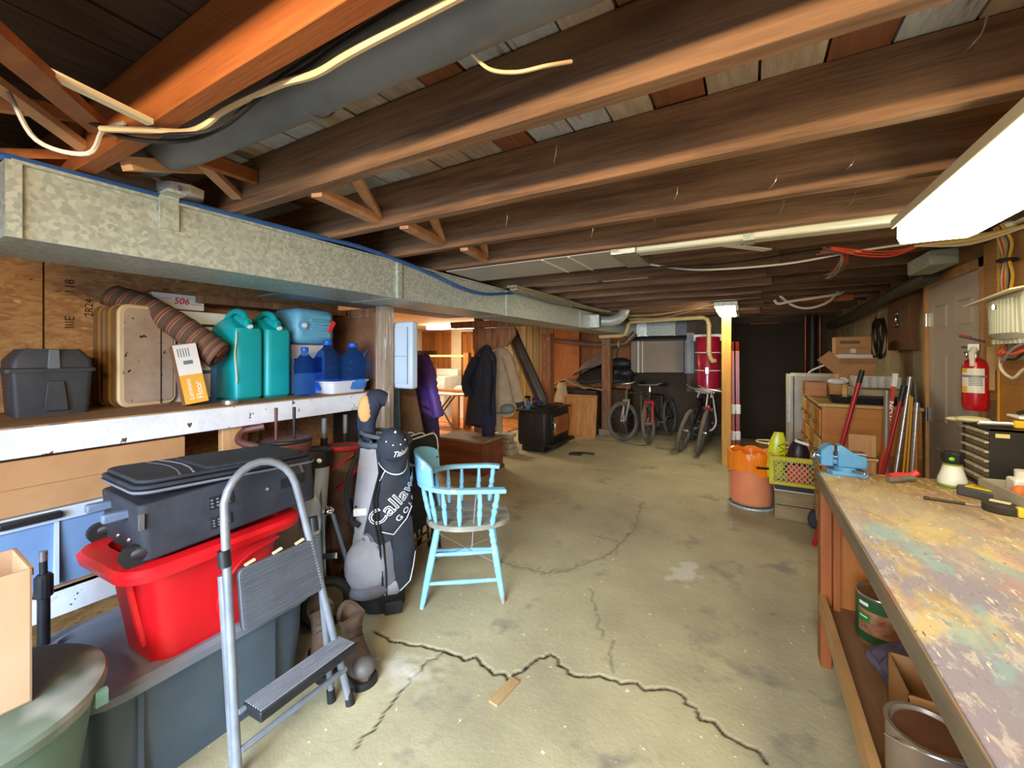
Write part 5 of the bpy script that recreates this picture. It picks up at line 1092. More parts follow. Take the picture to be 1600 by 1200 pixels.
B().bx(-.31, .32, -.28, .28, .02, 1.23).done('fridge_body', fwm, fg, bev=.012); B().bx(-.35, -.315, -.28, .28, .3, 1.22).done('door', fwm, fg, bev=.01); B().bx(-.37, -.35, -.26, -.23, .7, 1.0).done('handle', galv, fg)
cable('fridge_flex', [(.6, 5.75, 1.24), (.65, 5.8, 1.28), (.8, 5.85, 1.36), (.95, 5.95, 1.5)], .01, white_cable, 'grey flex curving up from the fridge top')
# dresser
ds = T('dresser', 'wide varnished wooden dresser with small knobbed drawers under the cartons', 'dresser', (.78, 4.62, 0))
vw = mt('varnished orange wood', '#a2662a', '#bb7d38', r=.4, s=2.5, st=(.8, 5, 5), b=.04); vd = mt('lower orange wood', '#8f4f1e', '#a05e28', r=.45, s=2.5, st=(.8, 5, 5)); vt = mt('worn yellow top', '#b09050', '#c4a565', r=.5, s=3)
B().bx(-.27, .3, -.60, .62, .05, 1.05).done('carcass', vd, ds); B().bx(-.30, .31, -.62, .63, 1.05, 1.075).done('top', vt, ds, bev=.004)
B().bx(-.27, .3, -.612, -.6, .73, 1.045).done('side_panel', vw, ds); B().bx(-.27, .3, -.616, -.6, .71, .73).bx(-.275, -.25, -.616, -.6, .05, 1.05).done('side_trim', vw, ds)
for i in range(4):
    for j in range(4):
        y0 = -.56+.29*i; z0 = .1+.235*j
        d_ = B().bx(-.288, -.27, y0, y0+.27, z0, z0+.215).done('drawer', vw if (i+j) % 2 else vt, ds, bev=.004); B().cyl((-.288, y0+.135, z0+.11), (-.31, y0+.135, z0+.11), .016, .02, 12).done('knob', brass, d_)
lc = T('leaning_board', 'small bare board leaning on the dresser side', 'board', (.74, 3.96, 0)); B().bx(-.08, .08, 0, .02, .3, .86).bx(-.08, .08, -.02, .03, 0, .3).done('board', lumber, lc)
# cartons and things on the dresser
cA = T('carton', 'closed brown carton with a dark handle slot on top of the far pile', 'box', (.86, 5.05, 1.46)); B().bx(-.13, .13, -.1, .1, 0, .16).done('carton_body', card, cA, bev=.002); B().bx(-.1, .05, -.102, -.1, .095, .125).bx(-.12, .1, -.102, -.1, .05, .055).done('print_mark', mt('olive ink', '#6d5536'), cA); B().bx(-.02, .02, -.103, -.1, .01, .05).done('white_label', wbox, cA)
cB = T('carton', 'open brown carton with a spread flap under the closed far carton', 'box', (.88, 5.05, 1.075)); B().bx(-.13, .13, -.12, .12, 0, .345).done('carton_body', card, cB); B().beam((-.13, -.12, .345), (-.23, -.16, .26), .2, .006, up=(1, 0, 1)).beam((-.0, -.12, .34), (0, -.16, .3), .26, .006).done('flap', card, cB)
B().bx(-.13, .0, -.1, .1, .345, .383).bx(.0, .12, -.1, .1, .345, .38).done('white_tray', wbox, cB)
wbx = T('wooden_box', 'small varnished wooden box on the dresser edge', 'box', (.55, 4.75, 1.075)); B().bx(-.09, .07, -.1, .1, 0, .13).done('box_body', vw, wbx, bev=.003)
cC = T('carton', 'small pale carton with crumpled white paper on the dresser', 'box', (.69, 4.62, 1.075)); B().bx(-.06, .07, -.08, .08, 0, .12).done('carton_body', card, cC); b = B(); b.ball((0, 0, .14), (.07, .06, .03), 10, 6); b.ball((.05, .02, .15), (.04, .04, .03), 10, 6); b.done('crumpled_paper', white_t, cC)
rl = T('tape_roll', 'cream coloured tape roll standing on its edge on the dresser', 'tape roll', (.70, 4.3, 1.075)); B().torus((0, 0, .07), (1, -.3, 0), .05, .02).done('roll', mt('tan tape', '#d0a05c', '#dbb070', r=.5), rl)
jar = T('jar', 'clear jar of small bits in front of the tape roll', 'jar', (.73, 4.2, 1.125)); B().lathe([(0, 0), (.035, 0), (.037, .06), (.03, .075)], n=18).done('jar_body', mt('jar contents', '#8c7a60', '#c0b090', r=.3, s=60), jar)
bt = T('plastic_tray', 'long black plastic tray lying across the dresser top', 'tray', (.80, 4.17, 1.076))
b = B(); b.loft([b.rrect(-.22, .24, -.1, .1, .05, 0), b.rrect(-.24, .26, -.12, .12, .06, .05), b.rrect(-.22, .24, -.1, .1, .05, .05), b.rrect(-.21, .23, -.09, .09, .05, .015)]); b.done('tray_body', blackpl, bt)
gk = T('glass_crate', 'pale tray full of small upside down drinking glasses on the dresser', 'tray', (.93, 4.55, 1.15)); B().bx(-.15, .15, -.14, .14, -.075, .015).done('tray_body', mt('pale tray', '#b5a88e', r=.6), gk, bev=.004)
cg = mt('clear glass', '#eef2ee', r=.06, alpha=.38)
b = B(); b.lathe([(.024, 0), (.02, .09), (0, .092)], n=12, c0=False); g0 = b.done('drinking_glass', cg, lab='small clear glass standing upside down in the glass tray', cat='glass', grp='glasses in the pale tray'); g0.location = (.93-.125, 4.55-.11, 1.181)
for i in range(6):
    for j in range(4):
        if i or j: g = g0.copy(); C.objects.link(g); g.location = (.93-.125+.05*i, 4.55-.11+.07*j, 1.181)
# electrical panel, wire coil, laundry things
ep = T('electric_panel', 'brown metal electric panel on the concrete wall beside the white door', 'electric panel', (1.19, 4.82, 1.49)); B().bx(-.05, .04, -.28, .3, 0, .53).done('panel_body', mt('brown enamel', '#5f4027', '#6d4b30', r=.45, m=.2, s=3), ep, bev=.008); B().bx(-.056, -.05, -.05, .07, .2, .34).done('breaker_window', blackpl, ep); B().ball((-.06, .01, .27), (.008, .03, .03)).bx(-.062, -.055, -.03, .05, .22, .23).bx(-.062, -.055, -.03, .05, .315, .325).done('breaker_switch', steel, ep)
B().tube([(.02, -.18, 0), (.02, -.2, -.45)], .014, 8).done('conduit', galv_d, ep)
wc = T('cable_coil', 'dark coil of cable hanging on the concrete wall', 'cable coil', (1.17, 5.65, 1.55)); b = B()
for k in range(6): b.torus((.0+.008*k, .0, .05), (1, .2*math.sin(k*2), .15*math.cos(k*3)), .12+.01*(k % 3), .009, 22, 5)
b.done('coil', black_cable, wc); wc.scale = (1, 1, 1.5)
lc_ = T('laundry_cabinet', 'white dryer cabinet standing in the far laundry room', 'dryer', (-6.3, 7.75, 0)); B().bx(-.35, .3, -.3, .35, 0, .94).done('cabinet_body', whitepl, lc_, bev=.01); B().bx(-.35, .3, .2, .35, .94, 1.1).done('control_back', whitepl, lc_, bev=.01); B().bx(-.1, -.0, -.305, -.3, .84, .87).done('handle', dark_t, lc_); B().bx(-.3, .26, -.31, -.3, .1, .8).done('door', white_t, lc_, bev=.004)
lc2 = T('laundry_cabinet', 'lower white washer standing beside the ironing board', 'washer', (-5.5, 7.9, 0)); B().bx(-.35, .35, -.3, .3, 0, .7).done('cabinet_body', whitepl, lc2, bev=.01); B().bx(-.3, .3, -.3, .3, .7, .73).done('lid', white_t, lc2, bev=.01)
rk = T('wooden_rack', 'open brown wooden rack with thin rails in front of the laundry room', 'rack', (-4.75, 6.6, 0)); B().bx(-.06, .06, -.05, .05, 0, 1.48).done('rack_post', oran, rk); B().bx(-1.5, -.06, -.02, .02, 1.40, 1.44).done('rail', lumber, rk); B().bx(-1.0, -.06, -.04, .04, .70, .75).done('rail', oran, rk); B().bx(-.36, -.2, -.03, .03, 0, .70).done('rack_leg', lumber, rk); B().bx(-1.5, -1.4, -.05, .05, 0, 1.48).done('rack_post', oran, rk)
ib = T('ironing_board', 'ironing board with a pale top and crossed grey legs in laundry area', 'ironing board', (-5.0, 6.25, 0)); B().prism([(-.55, -.15), (.3, -.15), (.5, 0), (.3, .15), (-.55, .15)], .03, TR((0, 0, .68))).done('board_top', cream, ib); B().tube([(-.42, -.1, 0), (.2, -.1, .68)], .018, 6).tube([(.3, -.1, 0), (-.2, -.1, .68)], .018, 6).tube([(-.46, .1, 0), (.16, .1, .68)], .018, 6).done('crossed_leg', galv_d, ib)

# hanging clothes
def garment(t, name, mat, prof, folds=6, amp=.12, n=40, ph=0):   # (z, cx, cy, rx, ry)
    rings = []
    for i, (z, cx, cy, rx, ry) in enumerate(prof):
        g = i/(len(prof)-1); rings.append([(cx + rx*math.cos(2*pi*k/n)*(1+amp*(.3+g)*math.sin(folds*2*pi*k/n+ph+g)), cy + ry*math.sin(2*pi*k/n)*(1+amp*(.3+g)*math.cos(folds*2*pi*k/n+ph*2)), z + .02*g*math.sin(3*2*pi*k/n+ph)) for k in range(n)])
    return B().loft(rings).done(name, mat, t, sm=60)
def sleeve(t, mat, pts, r0, r1):
    p = curve(pts, 6); m = len(p); return B().tube(p, [(r0+(r1-r0)*i/(m-1))*(1+.07*math.sin(i*2.3)) for i in range(m)], 14).done('sleeve', mat, t, sm=60)
nav = mt('dark navy cloth', '#252631', '#31323f', r=.9, s=5, b=.2, bs=40); tanc = mt('tan cloth', '#9c8468', '#b09878', r=.9, s=5, b=.2, bs=40); brc = mt('brown cloth', '#7d6350', '#917660', r=.9, s=5, b=.25, bs=30); pur = mt('purple quilted nylon', '#55368c', '#6a49a4', r=.5, s=4); dpu = mt('dark purple cloth', '#2c2444', '#3a3056', r=.8)
c1 = T('dark_coat', 'dark navy coat hanging from a hook on the thin post', 'coat', (-2.96, 4.48, .42))
garment(c1, 'coat_body', nav, [(1.14, .06, 0, .03, .03), (1.06, .05, 0, .09, .06), (.98, .03, 0, .14, .08), (.85, .0, 0, .17, .09), (.6, -.03, 0, .18, .10), (.3, -.05, 0, .2, .11), (.12, -.06, 0, .21, .11)], 4, .08)
sleeve(c1, nav, [(-.07, -.08, .98), (-.15, -.12, .8), (-.2, -.12, .65), (-.16, -.1, .5)], .06, .06); sleeve(c1, nav, [(.1, -.08, .98), (.13, -.12, .7), (.12, -.12, .45), (.11, -.1, .3)], .065, .05)
B().tube(curve([(-.1, -.07, .98), (-.02, -.09, 1.06), (.06, -.03, 1.14), (.13, -.08, 1.04), (.2, -.07, .95)], 4), .022, 8).done('collar', nav, c1); garment(c1, 'lining', mt('dark blue lining', '#1f2440', r=.8), [(.4, .05, -.02, .09, .08), (.0, .08, -.02, .08, .07)], 3, .1)
c2 = T('tan_coat', 'tan overcoat hanging beside the dark navy coat', 'coat', (-2.72, 4.6, .55))
garment(c2, 'coat_body', tanc, [(1.0, -.06, 0, .04, .04), (.94, -.04, 0, .1, .07), (.8, .0, 0, .15, .09), (.5, .0, 0, .16, .1), (.25, .0, 0, .17, .1), (.12, -.02, 0, .14, .09)], 5, .1, ph=1)
sleeve(c2, tanc, [(.06, -.05, .88), (.16, -.08, .65), (.22, -.08, .45), (.24, -.06, .32)], .07, .075); B().tube([(.24, -.06, .33), (.27, -.05, .25)], [.06, .05], 12).done('cuff_lining', nav, c2); garment(c2, 'lower_lining', tanc, [(.2, -.12, 0, .07, .06), (-.1, -.1, 0, .06, .05)], 3, .1)
hk_ = T('flat_hat', 'grey green hat hanging below the tan coat sleeve', 'hat', (-2.58, 4.42, .75)); B().ball((0, 0, .03), (.09, .08, .06)).ball((-.07, -.03, -.02), (.07, .05, .012)).done('hat_body', mt('grey green cloth', '#5c6a62', '#78847c', r=.9), hk_)
cs = T('coat_stand', 'slim wooden coat stand behind the white door panel', 'coat stand', (-2.86, 3.05, 0)); B().bx(-.03, .03, -.03, .03, 0, 1.62).bx(-.2, .2, -.03, .03, 0, .04).bx(-.03, .03, -.2, .2, 0, .04).bx(-.1, .3, -.02, .02, 1.45, 1.49).bx(.18, .22, -.72, .02, 1.45, 1.49).done('stand_frame', oldpost, cs)
c3 = T('purple_jacket', 'purple quilted jacket hanging beside the white cupboard panel', 'jacket', (-2.68, 3.0, .75))
prof = []
for i in range(19):
    z = .72-.032*i; w = .05+.1*min(1, i/6)**.7 + .012*(i % 2); prof.append((z, -.02+.003*i, 0, w, .06+.012*(i % 2)))
garment(c3, 'jacket_body', pur, prof, 3, .05)
p = curve([(.09, -.05, .62), (.16, -.08, .45), (.22, -.08, .28), (.25, -.07, .14)], 6); B().tube(p, [.048+.007*(i % 2) for i in range(len(p))], 14).done('sleeve', pur, c3, sm=60)
garment(c3, 'dark_lining', dpu, [(.25, .06, .0, .10, .06), (.0, .1, 0, .09, .05), (-.12, .12, 0, .07, .05)], 3, .12)
b = B()
for i in range(10): b.tube([(-.12, -.05, .66-.03*i), (-.06, -.075, .665-.03*i)], .006, 5)
b.done('pale_trim', mt('pale pink trim', '#d8a8b8', r=.6), c3)
c4 = T('brown_trousers', 'long brown garment hanging below the white cupboard panel', 'garment', (-2.66, 2.78, .3)); garment(c4, 'cloth', brc, [(1.16, -.08, 0, .03, .03), (1.0, -.08, 0, .08, .06), (.85, -.06, 0, .13, .08), (.6, -.02, 0, .15, .09), (.3, .02, 0, .18, .1), (.0, .08, 0, .2, .1), (-.1, .1, 0, .2, .1)], 5, .12)
c5 = T('blue_jeans', 'pale blue jeans hanging between the shelf post and the brown garment', 'jeans', (-2.60, 2.55, .45)); garment(c5, 'cloth', mt('faded denim', '#5b7fa4', '#7496b8', r=.9, s=6), [(1.02, -.04, 0, .03, .03), (.72, 0, 0, .05, .05), (.4, 0.0, 0, .065, .05), (.0, .0, 0, .07, .05)], 4, .1); B().bx(-.03, .04, -.05, -.03, .68, .76).done('red_tag', red_t, c5)
# ================= RIGHT: workbench and wall =================
def bench_mat():
    M = mt('paint stained plywood', '#9a8054', '#c2ae82', r=.6, s=3, st=(2.5, 1, 1), b=.25, bs=22, lo=.3, hi=.62)
    N = M.node_tree.nodes; L = M.node_tree.links; P = N['Principled BSDF']; src = P.inputs['Base Color'].links[0].from_socket
    tc = N.new('ShaderNodeTexCoord'); sep = N.new('ShaderNodeSeparateXYZ'); L.new(tc.outputs['Object'], sep.inputs[0])
    def layer(col, sc, st, th, soft, ylo=None, yhi=None, amt=1.0, seed=0):
        nonlocal src
        mp = N.new('ShaderNodeMapping'); mp.inputs[1].default_value = (seed, seed*1.7, 0); mp.inputs[3].default_value = st; L.new(tc.outputs['Object'], mp.inputs[0])
        n = N.new('ShaderNodeTexNoise'); n.inputs['Scale'].default_value = sc; n.inputs['Detail'].default_value = 9; n.inputs['Roughness'].default_value = .68; n.inputs['Distortion'].default_value = .4; L.new(mp.outputs[0], n.inputs[0])
        r = N.new('ShaderNodeMapRange'); r.inputs[1].default_value = th; r.inputs[2].default_value = th+soft; r.inputs[4].default_value = amt; L.new(n.outputs['Fac'], r.inputs[0]); f = r.outputs[0]
        if ylo is not None:
            g = N.new('ShaderNodeMapRange'); g.inputs[1].default_value = ylo; g.inputs[2].default_value = yhi; L.new(sep.outputs['Y'], g.inputs[0]); m = N.new('ShaderNodeMath'); m.operation = 'MULTIPLY'; L.new(f, m.inputs[0]); L.new(g.outputs[0], m.inputs[1]); f = m.outputs[0]
        x = N.new('ShaderNodeMix'); x.data_type = 'RGBA'; L.new(f, x.inputs[0]); L.new(src, x.inputs[6]); x.inputs[7].default_value = lin(col); src = x.outputs[2]
    # object origin is the middle of the bench; +y is the far end
    layer('#86603a', 2.2, (1, .7, 1), .42, .14, 1.1, 1.9, .8, 3)
    layer('#d2c49c', 2.8, (1.5, .8, 1), .51, .08, 1.8, 1.1, .75, 8)
    layer('#8d8ca8', 3.4, (1.3, .8, 1), .42, .09, 1.75, .8, .9, 1)  # lilac paint stain, with the bluish daylight of the near end painted in
    layer('#88b6c2', 3.0, (1.2, .8, 1), .57, .05, None, None, .6, 5)
    layer('#b88f8c', 5.0, (1, .8, 1), .57, .06, None, None, .5, 12)
    layer('#cdb67c', 16, (2.6, .8, 1), .54, .05, .8, 1.5, .7, 2)
    layer('#c9c4c4', 15, (2.4, .8, 1), .56, .05, 1.6, .7, .7, 21)
    layer('#7c7484', 13, (2.0, .8, 1), .60, .05, 1.6, .6, .6, 15)
    layer('#f2efe2', 20, (3.0, .7, 1), .62, .03, None, None, .9, 6)
    layer('#54452f', 30, (1.8, .8, 1), .63, .03, None, None, .85, 7)
    layer('#2f2620', 10, (1, .6, 1), .70, .015, None, None, .9, 9)
    L.new(src, P.inputs['Base Color']); return M
wbn = T('workbench', 'long wooden workbench with a paint-stained top and a lower shelf', 'workbench', (.29, .6, 0))
bm_ = bench_mat(); rw = mt('red brown bench wood', '#8a4a20', '#a05c2c', r=.5, s=2.5, st=(6, 6, .6)); gw = mt('grimy bench edge', '#6e6252', '#8a7c68', r=.55, s=4, st=(5, .8, 5), spots=('#a05a48', 4, .62, .1)); sw = mt('lower shelf board', '#7d5a3c', '#94704e', r=.7, s=3, st=(5, .7, 5)); yw = mt('pale rail wood', '#ad8450', '#c29a64', r=.6, s=3, st=(6, .7, 6))
B().prism([(.004, -1.9), (.905, -1.9), (.905, 2.03), (.004, 1.885)], .022, TR((0, 0, .878))).done('bench_top', bm_, wbn, bev=.003)
B().bx(0, .03, -1.9, 1.88, .838, .878).bx(-.002, .004, -1.9, 1.886, .838, .898).done('front_edge', gw, wbn, bev=.002)
B().beam((.01, 1.87, .86), (.9, 2.01, .86), .03, .036).done('end_edge', rw, wbn)
for y in (1.84, -.6, -1.85): B().bx(.006, .05, y-.045, y+.04, .0, .84).done('leg', rw, wbn, bev=.004)
for y in (1.84, -1.85): B().bx(.84, .9, y-.045, y+.04, .0, .878).done('leg', rw, wbn, bev=.004)
B().bx(.03, .9, -1.88, 1.86, .275, .295).done('lower_shelf', sw, wbn, bev=.002); B().bx(.0, .028, -1.88, 1.80, .262, .34).done('shelf_rail', yw, wbn, bev=.003)
B().bx(.052, .19, 1.80, 1.83, .295, .84).done('end_panel', mt('orange bench panel', '#a2602a', '#b97436', r=.5, s=3, st=(5, 5, .6), spots=('#5a3018', 5, .63, .08)), wbn); B().bx(.05, .075, 1.76, 1.80, .295, .84).done('panel_stile', rw, wbn)
rg0 = T('red_rag', 'small red rag hanging inside the workbench leg', 'rag', (.36, 2.30, .66)); B().add([(0, -.04, .17), (0, .05, .17), (.012, .04, .05), (.0, -.0, 0), (.015, -.035, .06)], [(0, 1, 2, 3, 4)]).done('cloth', red_t, rg0, sol=.006, sm=0)
# under the bench
gcn = T('paint_can', 'green gallon tin with a brown picture label under the workbench', 'paint can', (.475, 2.2, .296))
B().lathe([(.082, 0), (.084, .006), (.084, .19), (.08, .194), (.075, .188), (0, .186)], n=36).done('can_body', mt('dusty tin lid', '#7a5c3c', '#8d6c48', r=.45, m=.2), gcn)
B().lathe([(.0848, .015), (.0848, .185)], n=36, c0=False, c1=False).done('green_label', mt('dark green print', '#1f4a26', '#28582e', r=.4), gcn)
def arcp(r, a0, a1, z0, z1, n=12):
    b = B(); b.loft([[(r*math.cos(R(a0+(a1-a0)*k/n)), r*math.sin(R(a0+(a1-a0)*k/n)), z) for k in range(n+1)] for z in (z0, z1)], False, False, False); return b
arcp(.0853, 200, 330, .05, .14).done('picture_label', mt('brown picture', '#7a4028', '#b08260', r=.4, s=18), gcn); arcp(.0856, 200, 232, .09, .125, 5).done('green_panel', mt('bright green print', '#2f7a34', r=.4), gcn)
arcp(.0857, 203, 228, .155, .168, 4).done('white_word', white_t, gcn); arcp(.0858, 204, 226, .108, .113, 4).done('white_word', white_t, gcn); B().torus((0, 0, .192), (0, 0, 1), .083, .004).done('rim', steel, gcn)
rdb = T('red_can', 'red and white container behind the green tin under the workbench', 'can', (.56, 2.36, .296)); B().bx(-.06, .07, -.05, .05, 0, .30).done('can_body', red, rdb, bev=.008); B().bx(-.061, .03, -.054, -.05, .05, .24).done('white_label', wbox, rdb)
rag = T('purple_rag', 'crumpled purple grey rag beside the green tin under the workbench', 'rag', (.475, 1.93, .296)); b = B(); rings = []
for i in range(12):
    t = i/11; rr = .085*math.sin(pi*min(.97, t*.8+.18)); rings.append([(rr*(1+.8*noise.noise((math.cos(k*.35)*2, math.sin(k*.35)*2, t*4)))*math.cos(2*pi*k/18), rr*1.15*(1+.8*noise.noise((math.cos(k*.35)*2+4, math.sin(k*.35)*2, t*5)))*math.sin(2*pi*k/18), .16*t) for k in range(18)])
b.loft(rings); b.done('cloth', mt('purple grey cloth', '#4f4658', '#6a6074', r=.9, s=7, b=.5, bs=25), rag, sub=1)
cbx = T('open_carton', 'open brown carton under the workbench between rag and front paint tin', 'box', (.52, 1.70, .296)); x0, x1, y0, y1, z1, t_ = -.12, .14, -.11, .09, .19, .004
b = B(); b.bx(x0, x1, y0, y1, 0, t_).bx(x0, x0+t_, y0, y1, 0, z1).bx(x1-t_, x1, y0, y1, 0, z1).bx(x0, x1, y0, y0+t_, 0, z1).bx(x0, x1, y1-t_, y1, 0, z1); b.done('carton_body', card_d, cbx); B().beam((.0, -.11, .188), (.0, -.17, .15), .24, .004).done('flap', card, cbx)
pcn = T('paint_can', 'old metal paint tin with a brown lid nearest the camera under the workbench', 'paint can', (.405, 1.455, .296)); B().lathe([(.082, 0), (.084, .006), (.084, .19), (.088, .196), (.088, .2), (.078, .2), (.074, .19), (.06, .188), (0, .188)], n=36).done('can_body', mt('rusty paint tin', '#7d6a58', '#a08e7c', r=.4, m=.4, s=4), pcn); B().lathe([(.07, .1885), (.066, .193), (0, .192)], n=36).done('lid', mt('brown lid paint', '#5e3a26', '#7a5038', r=.5, s=5), pcn); B().tube(curve([(.086, 0, .15), (.06, -.09, .2), (0, -.115, .215), (-.06, -.09, .2), (-.086, 0, .15)], 5), .0025, 5).done('handle', steel, pcn)
# vise
vs_ = T('bench_vise', 'light blue bench vise bolted on the far corner of the workbench', 'vise', (.395, 2.45, .9), R(5)); vs_.scale = (.8, .9, .85)
vb_ = mt('light blue vise paint', '#4a86b4', '#5c98c4', r=.4, s=6)
B().prism([(-.07, -.05), (.09, -.06), (.11, 0), (.09, .06), (-.07, .05), (-.09, 0)], .022).cyl((0, 0, .02), (0, 0, .045), .055, n=24).done('swivel_base', vb_, vs_, bev=.004)
B().prism([(-.045, 0), (.09, 0), (.09, .062), (.05, .07), (.02, .085), (-.02, .115), (-.045, .115)], .09, TR((.0, .045, .045), 0, 0, R(90))).done('fixed_jaw', vb_, vs_, bev=.006)
B().prism([(-.125, 0), (-.065, 0), (-.065, .115), (-.09, .112), (-.125, .08)], .09, TR((0, .045, .045), 0, 0, R(90))).bx(-.07, .1, -.03, .03, .055, .08).done('moving_jaw', vb_, vs_, bev=.006)
B().cyl((-.155, 0, .09), (.15, 0, .09), .013).ball((-.15, 0, .09), (.018, .02, .02)).tube([(-.152, -.0, .12), (-.148, -.01, .02)], .006, 8).tube([(-.13, 0, .145), (-.0, 0, .145)], .0001, 3).done('screw_handle', chrome, vs_)
B().bx(-.068, -.063, -.045, .045, .13, .16).bx(-.047, -.042, -.045, .045, .13, .16).bx(.03, .09, -.035, .035, .117, .124).done('steel_jaw', steel, vs_); B().tube([(.02, -.05, .03), (.06, -.09, .03)], .007, 8).ball((.06, -.09, .03), .01).done('clamp_bolt', chrome, vs_)
# tools on the bench
pg = T('pliers', 'red and grey handled clamp tool lying at the far end of the bench', 'tool', (.585, 2.42, .9), R(25)); B().tube(curve([(-.07, -.02, .012), (-.03, -.015, .014), (.02, 0, .016), (.05, .0, .02)], 4), .013, 8).done('grey_handle', mt('grey grip', '#6e6a5c', r=.6), pg); B().tube(curve([(-.04, .012, .02), (.0, .016, .024), (.045, .01, .026), (.068, 0, .045)], 4), .013, 8).done('red_handle', red_t, pg)
ln = T('lantern', 'white and green plastic lantern standing on the workbench', 'lantern', (.755, 2.45, .9)); B().lathe([(0, .012), (.046, .012), (.046, .03), (.038, .055), (.03, .085), (.03, .092)], n=24).done('diffuser', mt('milky plastic', '#dfe4dc', r=.4), ln); B().lathe([(0, 0), (.044, 0), (.048, .004), (.047, .012), (0, .012)], n=24).lathe([(.0, .09), (.031, .09), (.031, .098), (0, .098)], n=24).done('green_ring', mt('lime plastic', '#7c9a2c', r=.4), ln); B().lathe([(0, .098), (.033, .098), (.036, .12), (.036, .138), (.03, .146), (0, .147)], n=10).done('head', blackpl, ln, sm=20); B().ball((-.012, -.034, .12), (.01, .004, .008), 10, 6).done('green_button', mt('green button', '#6fd02c', r=.3), ln)
og = T('parts_organizer', 'black small parts organizer with rows of grey drawers on the workbench', 'organizer', (1.0, 2.545, .9))
B().bx(-.145, .15, -.125, .125, 0, .012).bx(-.145, .15, -.125, -.117, 0, .255).bx(-.145, .15, .117, .125, 0, .255).bx(-.145, .15, -.125, .125, .247, .255).bx(.1, .15, -.12, .12, .01, .25).done('case', mt('black organizer shell', '#1d1e1b', '#292a26', r=.45, s=5), og)
for j in range(6):
    for i in range(3): d_ = B().bx(-.14, .08, -.114+.077*i, -.041+.077*i, .015+.0385*j, .049+.0385*j).done('drawer', bpy.data.materials.get('smoky plastic') or mt('smoky plastic', '#6f6656', '#857a66', r=.3), og); B().bx(-.156, -.14, -.112+.077*i, -.043+.077*i, .04+.0385*j, .047+.0385*j).done('pull_lip', mt('pale lip', '#bdb4a0', r=.4) if 'pale lip' not in bpy.data.materials else bpy.data.materials['pale lip'], d_)
B().bx(-.13, -.09, -.127, -.125, .222, .238).done('masking_tape', mt('masking tape', '#d8cc86', r=.6), og)
pt = T('tray_scrap', 'crumpled pale bag of bits lying on the organizer edge', 'bag', (.87, 2.62, 1.156)); b = B(); b.ball((0, 0, .012), (.06, .05, .014)); b.ball((-.05, .02, .008), (.03, .03, .01)); b.done('bag_body', mt('pale bag', '#cfc9a4', r=.4, b=.6, bs=40), pt)
pl2 = T('pliers', 'yellow handled pliers lying on top of the parts organizer', 'tool', (.96, 2.5, 1.156), R(-12)); B().tube([(-.1, .02, .01), (-.03, .01, .014), (.0, .0, .016)], .007, 6).tube([(-.11, -.01, .008), (0, 0, .012)], .006, 6).done('steel_jaw', steel, pl2); B().bx(-.01, .05, -.016, .016, .0, .03).bx(.045, .08, -.014, .012, .002, .024).done('yellow_handle', mt('tool yellow', '#e8b714', r=.4), pl2, bev=.005); B().tube([(.08, .01, .01), (.15, .02, .01)], .011, 8).tube([(.08, -.01, .01), (.15, -.02, .012)], .01, 8).done('pale_grip', cream, pl2)
pp = T('paper_pack', 'white folded paper pack lying on the parts organizer', 'paper', (1.06, 2.56, 1.185)); B().bx(-.09, .09, -.05, .05, 0, .012, M=TR((0, 0, 0), 0, R(4))).bx(-.05, .07, -.04, .04, -.028, .0).done('paper_pack_body', white_t, pp, bev=.003)
kn = T('metal_fitting', 'small silver knob fitting lying on the white paper pack', 'fitting', (1.04, 2.57, 1.2)); B().lathe([(0, 0), (.03, 0), (.03, .006), (.012, .01), (.012, .03), (.022, .04), (.02, .048), (0, .05)], n=20).done('knob_body', steel, kn); B().tube([(-.05, .0, .01), (-.02, .01, .02)], .008, 6).done('black_clip', blackpl, kn)
sf = T('stud_finder', 'grey and yellow hand sander block lying on the workbench', 'tool', (.79, 2.30, .9), R(-35)); B().prism([(-.06, -.03), (.05, -.035), (.06, .03), (-.05, .035), (-.07, 0)], .036).done('tool_body', mt('slate grey tool', '#46484a', r=.5), sf, bev=.006); B().prism([(-.04, -.022), (.045, -.026), (.05, .02), (-.035, .024)], .004, TR((0, 0, .037))).done('yellow_face', mt('tool yellow plate', '#e2c22a', r=.4), sf); B().prism([(-.02, -.01), (.025, -.012), (.03, .01), (-.015, .012)], .003, TR((0, 0, .0405))).done('face_slot', mt('dull olive', '#8c7c2c', r=.5), sf)
tm = T('tape_measure', 'round black tape measure with a yellow clip on the workbench', 'tape measure', (.785, 2.135, .9)); B().lathe([(0, 0), (.046, 0), (.05, .006), (.05, .026), (.044, .032), (0, .033)], n=28).done('tape_body', mt('scuffed dark rubber', '#33302a', '#45413a', r=.7, s=12), tm); B().bx(.018, .036, -.056, -.03, .002, .034).done('yellow_clip', mt('clip yellow', '#e6cf3c', r=.4), tm, bev=.003); B().bx(-.03, .02, -.01, .01, .033, .037, M=TR((0, 0, 0), R(-30))).done('belt_clip', cream, tm)
pen = T('awl', 'thin dark awl with a steel tip lying on the workbench', 'awl', (.66, 2.165, .9), R(-6)); B().cyl((-.06, 0, .006), (.04, 0, .006), .006, .005).ball((-.062, 0, .007), (.01, .009, .007)).done('awl_handle', mt('dark olive handle', '#3c382c', r=.5), pen); B().cyl((.04, 0, .006), (.085, .0, .006), .003, .002).done('steel_tip', steel, pen)
